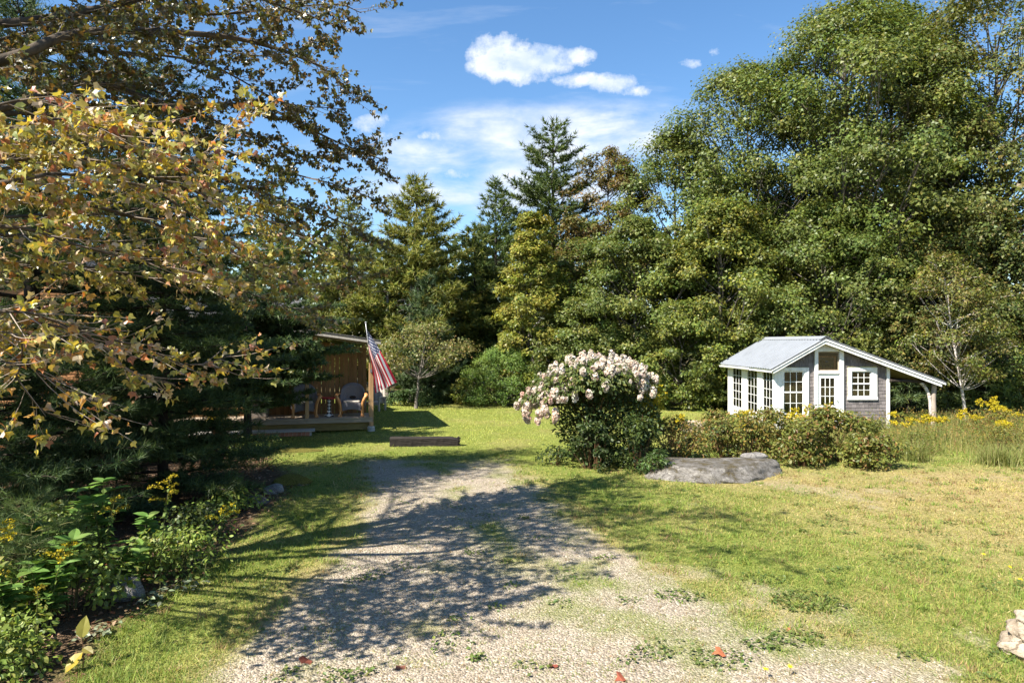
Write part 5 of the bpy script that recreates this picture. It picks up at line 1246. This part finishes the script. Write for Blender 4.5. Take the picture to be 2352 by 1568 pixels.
# the rest of the crown, overhead and to the left of the picture
for k in range(26):
    a = rngm.uniform(0, 2 * math.pi); rad = rngm.uniform(2.2, 4.4); z0 = rngm.uniform(4, 8.5)
    e = MX + np.array([math.cos(a) * rad * 1.0, math.sin(a) * rad, z0 + rngm.uniform(.3, 2.6)]); s_ = MX + np.array([.15, .2, z0])
    g1 = e + np.array([.69, .54, -1]) * (e[2] - .8); g2 = e + np.array([.69, .54, -1]) * (e[2] - 5.0)
    if -7.6 < g1[0] < -2.8 and 5.0 < g1[1] < 11: continue  # unseen limbs left out so that sun reaches the left bed
    if -6 < g2[0] < -2.3 and 4.2 < g2[1] < 7.6 and rngm.random() < .75: continue  # thinned likewise to keep the near leaves sunlit
    if abs(e[0]) < e[1] * .80 and e[1] > 1 and abs(e[2] - 3) < e[1] * .55: continue
    leafy_limb(catmull(np.array([s_, (s_ + e) / 2 + [0, 0, .3], e]), 5), .05, BRZ, .55, .10, rngm, twl=(.5, 1.2), step=.16, start=.2)
link('crown', Gn.mesh('crown'), MT['maple_leaf'], maple); link('trunk', mt_.mesh('trunk'), MT['bark_grey'], maple)
link('limbs', LMB.mesh('limbs'), MT['bark'], maple); link('twigs', TWG.mesh('twigs'), MT['twig'], maple)

# ------------------------------------------------------------------ hydrangea
hyd = thing('hydrangea_bush', 'large hydrangea bush covered in pale pink flower heads in the middle ground', 'bush', (2.05, 17.2, 0))
rng = rs(201)
def hyd_leaves():
    g = Geo(); n = 9500
    # dome on top, drooping to the left, over a leafy body
    d = rand_unit(rng, n); d[:, 2] = np.abs(d[:, 2]) ** .7; P = d * np.array([1.62, 1.25, .80]) * (rng.random((n, 1)) ** .33) + [-.15, 0, 1.80]
    P[:, 2] -= .30 * np.maximum(0, -P[:, 0] - .5)
    V, F, I = place(T_LEAF4, P, unit(d + [0, 0, .6] + .7 * rand_unit(rng, n)), rng.uniform(.07, .125, n), unit(d * [1, 1, .2] + [0, 0, -.4] + .5 * rand_unit(rng, n)), rng, jitter=.03)
    g.add(V, F, pal(rng, n, [(3, (.075, .105, .026)), (2, (.11, .135, .032)), (1, (.15, .16, .04))])[I])
    m = 6500; d = rand_unit(rng, m); P = d * np.array([1.38, 1.0, 1.02]) * (rng.random((m, 1)) ** .35) + [.30, -.1, 1.02]
    P = P[P[:, 2] > .06]; m = len(P); d = d[:m]
    V, F, I = place(T_LEAF4, P, unit(d + [0, 0, .5] + .8 * rand_unit(rng, m)), rng.uniform(.06, .11, m), None, rng, jitter=.03)
    g.add(V, F, pal(rng, m, [(3, (.045, .075, .022)), (2, (.065, .095, .026)), (1, (.10, .10, .03))])[I])
    return g.mesh('leaves')
link('leaves', hyd_leaves(), MT['leaf'], hyd)
tb_ = Tubes(5)
for k in range(46):
    a = rng.uniform(0, 6.28); r = rng.uniform(.2, 1.4); e = np.array([math.cos(a) * r - .15, math.sin(a) * r * .8, rng.uniform(1.5, 2.4)]); tb_.add(bez((rng.normal(.15, .15), rng.normal(0, .15), 0), e * [.35, .35, .7], e, 6), np.linspace(.018, .006, 6))
link('stems', tb_.mesh('stems'), MT['stem_red'], hyd)
HM = []
for s in range(6):
    r2 = rs(210 + s); g = Geo(); n = 60; d = rand_unit(r2, n); P = d * np.array([.82, .82, .95]) * r2.uniform(.72, 1.06, (n, 1)); P[:, 2] += .15
    T4 = (np.array([[-.5, -.5, .08], [.5, -.5, .08], [.5, .5, .08], [-.5, .5, .08], [0, 0, -.08]]), np.array([[0, 1, 4], [1, 2, 4], [2, 3, 4], [3, 0, 4]]))
    V, F, I = place(T4, P, unit(d + .35 * rand_unit(r2, n)), r2.uniform(.42, .62, n), None, r2)
    pk = s / 5
    c = pal(r2, n, [(3, (.62 - .06 * pk, .55 - .15 * pk, .45 - .14 * pk)), (2, (.66, .61 - .12 * pk, .52 - .12 * pk)), (1, (.54, .41 - .08 * pk, .31 - .06 * pk))], .9, 1.08)
    g.add(V, F, c[I]); HM.append(g.mesh('flower_head'))
cnt = 0; placed = []
while cnt < 230:
    d = rand_unit(rng, 1)[0]; 
    if d[2] < -.15 or d[1] > .55: continue
    p = d * np.array([1.70, 1.30, .86]) * rng.uniform(.80, 1.07) + [-.15, 0, 1.80]; p[2] -= .34 * max(0, -p[0] - .5)
    if p[0] < -.6 and rng.random() < .5: p[2] -= rng.uniform(0, .45)
    front = d[1] < -.35 and d[2] < .42 and abs(p[0] - .2) < .75
    if front and rng.random() < .8: continue
    if p[0] > .9 and d[2] < .2 and rng.random() < .6: continue
    if placed and np.min(np.linalg.norm(np.array(placed) - p, axis=1)) < .095: continue
    placed.append(p); low = p[2] < 1.9 and p[0] < 0
    k = int(np.clip(rng.normal(2.4 if low else .6, 1.3), 0, 5)); s = rng.uniform(.055, .118)
    link('flower_head', HM[k], MT['petal'], hyd, tuple(p), (rng.uniform(-.4, .4), rng.uniform(-.4, .4), rng.uniform(0, 6.28)), (s * .92, s * .92, s * rng.uniform(.9, 1.4))); cnt += 1

# ------------------------------------------------------------------ generic leafy shrub
def shrub(name, label, x, y, rx, ry, H, seed, palette, n=2600, leaf=.08, T=T_LEAF4, stems=26, group=None, cat='bush', mat='stem_red', shell=.4, arch=.0, up=.6, base=.05, lobes=.25):
    rng = rs(seed); t = thing(name, label, cat, (x, y, 0), 0, group)
    nc = 34; a = rng.uniform(0, 6.28, nc); r = np.sqrt(rng.random(nc)) * .85; zc = (base + (1 - base) * rng.random(nc) ** .8)
    env = np.sqrt(np.clip(1.02 - zc ** 2.2, .08, 1)); C = np.stack([np.cos(a) * r * env * rx, np.sin(a) * r * env * ry, zc * H * .9], 1)
    i = rng.integers(0, nc, n); R0 = rng.uniform(.7, 1.3, nc) * lobes * (rx + ry) * .5
    d = rand_unit(rng, n); P = C[i] + d * (R0[i] * rng.random(n) ** shell)[:, None] * [1, 1, .75]; P[:, 2] = np.abs(P[:, 2]) + .02
    P[:, 2] = np.minimum(P[:, 2], H * rng.uniform(.9, 1.05, n))
    N = unit(.5 * d + np.array([0, -.1, up]) + .8 * rand_unit(rng, n)); Dn = unit(d * [1, 1, .2] + [0, 0, -.35] + .6 * rand_unit(rng, n))
    V, F, I = place(T, P, N, leaf * rng.uniform(.6, 1.3, n), Dn, rng, jitter=.03)
    tone = rng.uniform(.8, 1.2, (nc, 1))
    link('leaves', np_mesh('leaves', V, F, (pal(rng, n, palette, .72, 1.25) * tone[i])[I]), MT['leaf'], t)
    tb_ = Tubes(4)
    for k in range(stems):
        c = C[k % nc] * rng.uniform(.85, 1.1); b = np.array([c[0] * .35, c[1] * .35, 0]); tb_.add(bez(b, (b + c) / 2 + [0, 0, c[2] * .4], c + [0, 0, .1], 6), np.linspace(.009, .003, 6), 4)
    link('stems', tb_.mesh('stems'), MT[mat], t)
    return t
BRAM = [(3, (.145, .16, .034)), (3, (.185, .19, .042)), (2, (.110, .135, .030)), (1, (.23, .18, .05)), (1, (.20, .11, .04))]
GOLD = [(3, (.26, .19, .045)), (2, (.20, .17, .045)), (2, (.31, .20, .06)), (1, (.16, .09, .04))]
BG = 'bushes in front of the shed'
shrub('bramble_bush', 'broad light green bramble bush right in front of the shed window wall', 8.0, 17.2, 1.35, 1.0, 1.42, 221, BRAM, 3600, .095, stems=40, group=BG)
shrub('bramble_bush', 'lower light green bramble spilling onto the lawn below the shed corner post', 8.6, 16.2, 1.0, .7, .85, 222, BRAM, 2000, .09, group=BG)
shrub('bramble_bush', 'thin green bush in front of the shed door', 6.9, 18.2, .9, .8, 1.25, 223, BRAM, 1900, .085, group=BG)
shrub('rose_bush', 'dark twiggy bush with reddish leaves behind the mossy boulder', 5.5, 17.6, 1.0, .8, 1.15, 224, BRAM + GOLD[3:] + DKGREEN, 1700, .075, stems=44, group=BG)
shrub('rose_bush', 'thin dark stemmed bush between the hydrangea and the mossy boulder', 4.2, 17.4, .9, .7, 1.1, 225, DKGREEN + GOLD[:2] + GOLD[3:], 1700, .07, stems=40, group=BG)
shrub('dark_bush', 'dark green leafy bush at the foot of the hydrangea, on its right', 3.0, 16.2, .75, .6, 1.35, 226, DKGREEN + OAK[:1], 2100, .085, stems=30, group=BG)
shrub('dark_bush', 'dark leafy bush at the foot of the hydrangea, on its left', 1.9, 16.1, .75, .55, 1.15, 227, DKGREEN, 2100, .085, stems=30, group=BG)
shrub('bramble_bush', 'leafy bramble in the middle of the bed, right behind the flat grey stone', 6.0, 17.4, .95, .7, 1.2, 251, BRAM + GOLD[:1], 1900, .085, group=BG)
shrub('bramble_bush', 'light green bramble at the lawn edge right of the mossy boulder', 7.0, 16.5, .85, .6, 1.05, 252, BRAM, 1800, .09, group=BG)
shrub('bramble_bush', 'bramble with reddish tips at the back of the bed, left of the shed door', 5.6, 19.0, 1.0, .7, 1.15, 253, BRAM + GOLD[1:3], 1700, .08, group=BG)
shrub('green_weed', 'knee high green weeds at the front of the meadow right of the brambles', 10.8, 18.3, .9, .6, .6, 254, BRAM[:3], 1300, .07, T_LANCE, 20, group=BG, lobes=.4)
shrub('green_weed', 'green and brown weeds below the leaning birch', 15.6, 22.0, 1.3, .8, .8, 255, BRAM[:3] + GOLD, 1800, .08, T_LANCE, 24, group=BG, lobes=.4)
shrub('green_weed', 'green weeds at the right edge of the meadow', 13.6, 19.0, 1.2, .8, .65, 256, BRAM[:3] + GOLD[:1], 1500, .075, T_LANCE, 24, group=BG, lobes=.4)
shrub('green_bush', 'small green bush at the right end of the brambles beside the lean-to', 9.6, 18.4, .8, .7, 1.0, 228, BRAM[:3], 1400, .08, group=BG)
shrub('fern_bush', 'feathery green fern-like clump left of the mossy boulder', 3.25, 15.3, .45, .4, .6, 229, [(1, (.07, .12, .035)), (1, (.09, .14, .03))], 900, .10, T_LANCE, 14)
shrub('bed_shrub', 'low leafy green planting beyond the porch under the flag', -5.1, 31.8, 1.6, .6, .75, 230, [(2, (.07, .12, .04)), (2, (.10, .15, .05))], 1300, .13, stems=10)
shrub('bed_shrub', 'low leafy planting at the foot of the stout grey trunk', -3.9, 32.9, 1.0, .5, .6, 231, [(2, (.08, .125, .04)), (1, (.12, .16, .05))], 700, .13, stems=10)
for k, (x, y, h, lab) in enumerate([(4.7, 19.4, .95, 'golden dried weeds right behind the hydrangea'), (5.9, 20.2, .85, 'golden dried weeds around the pale flat rock'), (7.3, 20.3, .95, 'golden dried weeds left of the shed corner')]):
    shrub('golden_weed', lab, x, y, .95, .7, h, 240 + k, GOLD + BRAM[:2], 1500, .06, T_LANCE, 40, 'dried weed clumps near the shed', 'weeds', lobes=.4)
# long spray of dark leaves reaching left from the hydrangea foot
shrub('arching_spray', 'dark arching leafy spray reaching left from the hydrangea foot', 1.05, 16.6, .55, .3, .5, 249, DKGREEN, 240, .085, stems=10, lobes=.3)

# ------------------------------------------------------------------ goldenrods
def goldenrod(x, y, H, seed, label, nplume=9, leaf=.085, group='goldenrods', lean=(0, 0), yel=1.0, nst=1, mat='stem', spread=.1, pl=.22):
    rng = rs(seed); t = thing('goldenrod', label, 'goldenrod', (x, y, 0), 0, group); ts = Tubes(5); gl = Geo(); gp = Geo()
    for s in range(nst):
        b = np.array([rng.normal(0, spread), rng.normal(0, spread), 0]) if nst > 1 else np.zeros(3); h = H * (rng.uniform(.5, 1.1) if nst > 1 else 1)
        ln = np.array([lean[0] + rng.normal(0, .08), lean[1] + rng.normal(0, .08)]); q = np.linspace(0, 1, 9)[:, None]
        st_ = b + np.concatenate([q ** 2 * ln[0], q ** 2 * ln[1], q * h], 1); ts.add(st_, np.linspace(.007, .003, 9))
        n = int(38 * h); u = rng.uniform(.12, .92, n); a = np.arange(n) * 2.4; P = np.stack([np.interp(u, q[:, 0], st_[:, c]) for c in range(3)], 1)
        D = np.stack([np.cos(a), np.sin(a), rng.uniform(-.25, .35, n)], 1)
        V, F, I = place(T_LANCE if leaf < .07 else T_OVATE, P, unit(np.array([0, 0, 1.0]) + .5 * D * [1, 1, 0] + .35 * rand_unit(rng, n)), leaf * rng.uniform(.6, 1.25, n) * (1.15 - .55 * u), D, wid=leaf * .62 * rng.uniform(.7, 1.1, n))
        gl.add(V, F, pal(rng, n, [(3, (.15, .215, .042)), (2, (.20, .26, .05)), (1, (.11, .165, .036))])[I])
        for k in range(nplume):
            a = k * 2.4 + rng.normal(0, .3); f = 1 - .24 * k / nplume; p0 = np.array([np.interp(f, q[:, 0], st_[:, c]) for c in range(3)])
            l = pl * rng.uniform(.6, 1.2) * (.5 + .7 * k / nplume); o = np.array([math.cos(a), math.sin(a), 0])
            pa = bez(p0, p0 + o * l * .45 + [0, 0, l * .55], p0 + o * l + [0, 0, l * .30], 6); ts.add(pa, np.linspace(.003, .0015, 6), 3)
            m = int(60 * l / .22); uu = rng.uniform(.15, 1, m); Q = np.stack([np.interp(uu, np.linspace(0, 1, 6), pa[:, c]) for c in range(3)], 1) + rng.normal(0, .008, (m, 3)) + [0, 0, .008]
            V, F, I = place(T_DIAMOND, Q, rand_unit(rng, m) + [0, 0, .6], rng.uniform(.018, .032, m) * (1 if y < 12 else 1.5), None, rng)
            q_ = gp if y > 12 else Geo(); q_.add(V, F, pal(rng, m, [(3, (.48 * yel, .37 * yel, .014)), (2, (.42 * yel, .36 * yel, .025)), (1, (.55, .44, .04))], .75, 1.15)[I])
            if y <= 12: link('flower_plume', q_.mesh('flower_plume'), MT['petal'], t)
    link('stem', ts.mesh('stem'), MT[mat], t); link('leaves', gl.mesh('leaves'), MT['leaf'], t); 
    if y > 12: tag(link('flower_plume', gp.mesh('flower_plume'), MT['petal'], t), kind='stuff')
goldenrod(-4.15, 8.05, 1.36, 261, 'tallest goldenrod in the left foreground with arching yellow plumes', 8, .10, lean=(.16, 0), yel=.75)
goldenrod(-4.75, 7.9, 1.15, 262, 'goldenrod stalk left of the tallest one in the foreground, hardly in bloom', 4, .105, lean=(.05, 0), yel=.55)
goldenrod(-3.75, 8.3, .95, 263, 'short leaning goldenrod nearest the left lawn edge', 5, .085, lean=(.34, .05), yel=.9)
goldenrod(-5.3, 7.1, 1.05, 264, 'goldenrod at far left foreground with bright yellow tips', 8, .09, lean=(-.1, 0))
goldenrod(-4.8, 7.1, .85, 265, 'low goldenrod with spreading plumes between the big leaves at left', 7, .08, lean=(.2, -.1), yel=.85)
goldenrod(-5.05, 6.6, .75, 266, 'leafy goldenrod at the left edge of the frame near the bottom', 3, .10, yel=.6)
goldenrod(-4.6, 6.6, .6, 267, 'lowest leafy goldenrod stalk above the leaf litter', 2, .09, yel=.5)
goldenrod(3.35, 17.3, 1.75, 268, 'tall goldenrod clump blooming against the right side of the hydrangea', 10, .075, lean=(.05, 0), nst=9, spread=.24, pl=.26)
goldenrod(3.75, 17.8, 1.45, 269, 'shorter goldenrod clump right of the one against the hydrangea', 10, .07, nst=6, spread=.2, pl=.24)
for k, (px, py, Y, h, n, lab) in enumerate([(1745, 935, 19.5, 1.2, 6, 'goldenrod clump in front of the shed side windows'), (1830, 935, 19.0, 1.15, 5, 'goldenrod clump below the left shed window'), (1885, 928, 19.3, 1.25, 4, 'goldenrod clump left of the shed door'),
        (2105, 975, 20.5, .85, 6, 'goldenrod clump just left of the lean-to post'), (2160, 970, 20.5, .9, 4, 'goldenrod clump just right of the lean-to post'),
        (2250, 945, 22.0, 1.0, 6, 'goldenrod clump in the meadow right of the birch foot'), (2310, 940, 22.5, 1.05, 7, 'goldenrod clump at the right edge of the meadow'), (2275, 965, 20.5, .8, 4, 'low goldenrod clump in front of the other two in the right meadow'), (1700, 950, 20.2, .9, 4, 'sparse goldenrod clump left of the shed corner post')]):
    p = W(px, py, Y); goldenrod(p[0], p[1], h, 270 + k, lab, 8, .06, nst=n, spread=.34, pl=.20)

# ------------------------------------------------------------------ meadow of tall grass at right
def meadow():
    g = Geo(); rng = rs(281); n = 30000
    y = rng.uniform(17.0, 26, n); x = rng.uniform(8.5, 20, n); d = (y - np.interp(x, [8.5, 10, 12, 14, 20], [19.5, 18.2, 17.6, 17.0, 16.6])); cl = fbm(x, y, 3, 1.4, 6)
    k = (rng.random(n) < sstep(-.2, 1.2, d + 2.2 * (cl - .5)) * (.25 + .9 * cl)) & (x < y * .80) & ~((x > 8.7) & (x < 13.2) & (y > 23.2)); x, y, cl = x[k], y[k], cl[k]; m = len(x)
    h = rng.uniform(.10, .46, m) * (.35 + 1.1 * cl) * sstep(16.8, 19.5, y + .5 * (cl - .5)) + .08; V, F, C = blades(rng, x, y, h, .010 + .008 * rng.random(m), pal(rng, m, [(3, (.22, .21, .065)), (4, (.15, .19, .045)), (2, (.31, .24, .10)), (1, (.22, .13, .06))]), .55); g.add(V, F, C)
    for (cx, cy_, r, q) in ((11.9, 16.7, .7, 700), (13.6, 17.3, .8, 900), (10.2, 17.2, .5, 350)):      # arching tufts
        a = rng.uniform(0, 6.28, q); rr = np.abs(rng.normal(0, r * .4, q)); x = cx + rr * np.cos(a); y = cy_ + rr * np.sin(a)
        V, F, C = blades(rng, x, y, rng.uniform(.25, .6, q), np.full(q, .016), pal(rng, q, [(2, (.15, .18, .045)), (2, (.19, .20, .06)), (1, (.26, .23, .09))]), 1.1); g.add(V, F, C)
    m = 5200; x = rng.uniform(9, 18, m); y = rng.uniform(18.4, 24, m); k = (x < y * .8) & ~((x > 8.7) & (x < 13.2) & (y > 23.2)); x, y = x[k], y[k]; m = len(x); P = np.stack([x, y, rng.uniform(.1, .75, m)], 1)
    V, F, I = place(T_LANCE, P, rand_unit(rng, m) + [0, 0, .5], rng.uniform(.05, .10, m), None, rng); g.add(V, F, pal(rng, m, GOLD + OAK[:2])[I])
    return g.mesh('meadow_grass')
tag(link('meadow_grass', meadow(), MT['grass']), 'tall dry meadow grass and seed stalks around the lean-to', 'grass', kind='stuff')

# ------------------------------------------------------------------ foreground bed at left
def broadleaf(x, y, H, seed, label, nst=5, leaf=.21, palette=None):
    rng = rs(seed); t = thing('broadleaf_plant', label, 'plant', (x, y, 0), 0, 'broad leaved plants in the left bed'); ts = Tubes(5); g = Geo()
    palette = palette or [(3, (.12, .22, .048)), (2, (.15, .255, .055)), (1, (.19, .28, .07))]
    for s in range(nst):
        a = rng.uniform(0, 6.28); r = rng.uniform(.05, .32); h = H * rng.uniform(.65, 1.05); e = np.array([math.cos(a) * r, math.sin(a) * r, h]); st_ = bez((0, 0, 0), e * [.4, .4, .6], e, 8); ts.add(st_, np.linspace(.009, .004, 8))
        for z in np.arange(.35, 1.01, .16):
            p = np.array([np.interp(z, np.linspace(0, 1, 8), st_[:, c]) for c in range(3)]); k = 4 if z > .9 else 3; a0 = rng.uniform(0, 6.28); an = a0 + np.arange(k) * 6.283 / k + rng.normal(0, .2, k)
            D = np.stack([np.cos(an), np.sin(an), np.full(k, .35 if z > .9 else .05) + rng.normal(0, .15, k)], 1); N = unit(np.array([0, 0, 1.0]) - .3 * D * [1, 1, 0] + .25 * rand_unit(rng, k))
            V, F, I = place(T_OVATE, np.tile(p, (k, 1)), N, leaf * rng.uniform(.7, 1.15, k), D, wid=leaf * .95 * rng.uniform(.8, 1.1, k)); g.add(V, F, pal(rng, k, palette, .8, 1.2)[I])
    link('stem', ts.mesh('stem'), MT['stem'], t); link('leaves', g.mesh('leaves'), MT['leaf'], t)
for k, (px, py, Y, n, lf, lab) in enumerate([(70, 1160, 8.2, 4, .22, 'broad leaved plant at the left edge below the pine'), (160, 1150, 8.6, 4, .21, 'broad leaved plant second from the left edge'), (235, 1100, 9.0, 5, .22, 'tallest broad leaved plant, dark under the pine'),
        (140, 1235, 7.5, 4, .22, 'broad leaved plant in front of the second one, lower'), (40, 1330, 6.9, 3, .22, 'broad leaved plant hanging over the left edge lower down'), (330, 1190, 9.4, 4, .19, 'smaller broad leaved plant behind the tallest goldenrod'), (290, 1235, 8.3, 4, .17, 'broad leaved plant between the two tall goldenrod stalks'), (105, 1290, 7.1, 4, .19, 'broad leaved plant low at left, in front of all the others')]):
    p = W(px, py, Y); broadleaf(p[0], p[1], p[2], 290 + k, lab, n, lf)
p = G(215, 1485); 
bl = rs(299)
def yellow_leaf():
    t = thing('yellow_seedling', 'single seedling with big yellowing leaves at the bottom left', 'plant', (-3.93, 6.25, 0)); g = Geo(); ts = Tubes(5)
    ts.add(np.array([[0, 0, 0], [.01, 0, .15], [-.01, 0, .3]]), [.005, .004, .003])
    P = np.array([[-.01, 0, .28], [.0, 0, .16], [0, 0, .2]]); D = np.array([[.05, -.1, .9], [-.25, -.4, -.35], [.5, -.1, -.3]])
    V, F, I = place(T_OVATE, P, np.array([[.2, -1, .3], [-.1, -.6, .8], [0, -.4, .9]]), np.array([.2, .2, .13]), D); g.add(V, F, np.array([[.22, .20, .035], [.36, .27, .03], [.20, .17, .04]])[I])
    link('stem', ts.mesh('stem'), MT['stem_red'], t); link('leaves', g.mesh('leaves'), MT['leaf'], t)
yellow_leaf()
UG = [(3, (.17, .23, .048)), (2, (.21, .27, .055)), (1, (.28, .29, .075)), (1, (.12, .17, .042))]
for k, (x, y, rx, ry, h, n, lf, lab) in enumerate([(-4.9, 7.6, .75, .5, .7, 1500, .075, 'leafy undergrowth filling the left foreground bed below the goldenrods'), (-5.5, 6.9, .6, .5, .75, 1300, .08, 'leafy undergrowth at the left edge of the frame'),
        (-4.3, 8.7, .75, .6, .6, 1700, .06, 'low green undergrowth behind the bed rock'), (-4.75, 10.4, .6, .8, .5, 1300, .065, 'dark groundcover along the bed edge below the pine'), (-4.95, 12.0, .5, .8, .45, 1000, .07, 'groundcover around the grey edging stone'), (-4.75, 6.2, .7, .5, .5, 1500, .06, 'low seedlings in the bottom left corner'), (-6.3, 9.2, .9, .7, .8, 1500, .085, 'shaded undergrowth behind the broad leaved plants'), (-6.0, 16.2, .9, .9, .7, 900, .05, 'thin yellow-green twigs at the foot of the cedar')]):
    shrub('undergrowth', lab, x, y, rx, ry, h, 310 + k, UG if k not in (3,) else DKGREEN + UG[:1], n, lf, T_OVATE, 14, 'undergrowth of the left bed', 'undergrowth', 'stem', lobes=.4)
def lambs_ear(px, py, seed, lab):
    rng = rs(seed); p = G(px, py); t = thing('silvery_plant', lab, 'plant', (p[0], p[1], 0), 0, 'silvery plants at the lawn edge'); g = Geo(); n = 42
    P = np.concatenate([rng.normal(0, .10, (n, 2)), rng.uniform(.02, .12, (n, 1))], 1); V, F, I = place(T_OVATE, P, rand_unit(rng, n) * .5 + [0, 0, 1.0], rng.uniform(.05, .085, n), None, rng); g.add(V, F, pal(rng, n, [(2, (.20, .23, .14)), (1, (.27, .29, .19))])[I]); link('leaves', g.mesh('leaves'), MT['leaf'], t)
lambs_ear(345, 1385, 321, 'silvery leaved low plant just in front of the bed rock'); lambs_ear(215, 1470, 322, 'silvery leaved low plant on the leaf litter, lower left'); lambs_ear(420, 1360, 323, 'silvery leaved low plant right of the bed rock at the lawn edge')
# pine seedling with long soft needles in the left bed
conifer('pine_seedling', 'soft needled pine seedling among the broad leaved plants at left', -5.35, 7.6, 1.25, .5, 331, [(2, (.085, .125, .04)), (1, (.11, .15, .045))], 22, .25, .2, .1, .13, .004, 22, 14, None, None, .012, 'stem', .09, .7, cat='pine seedling')
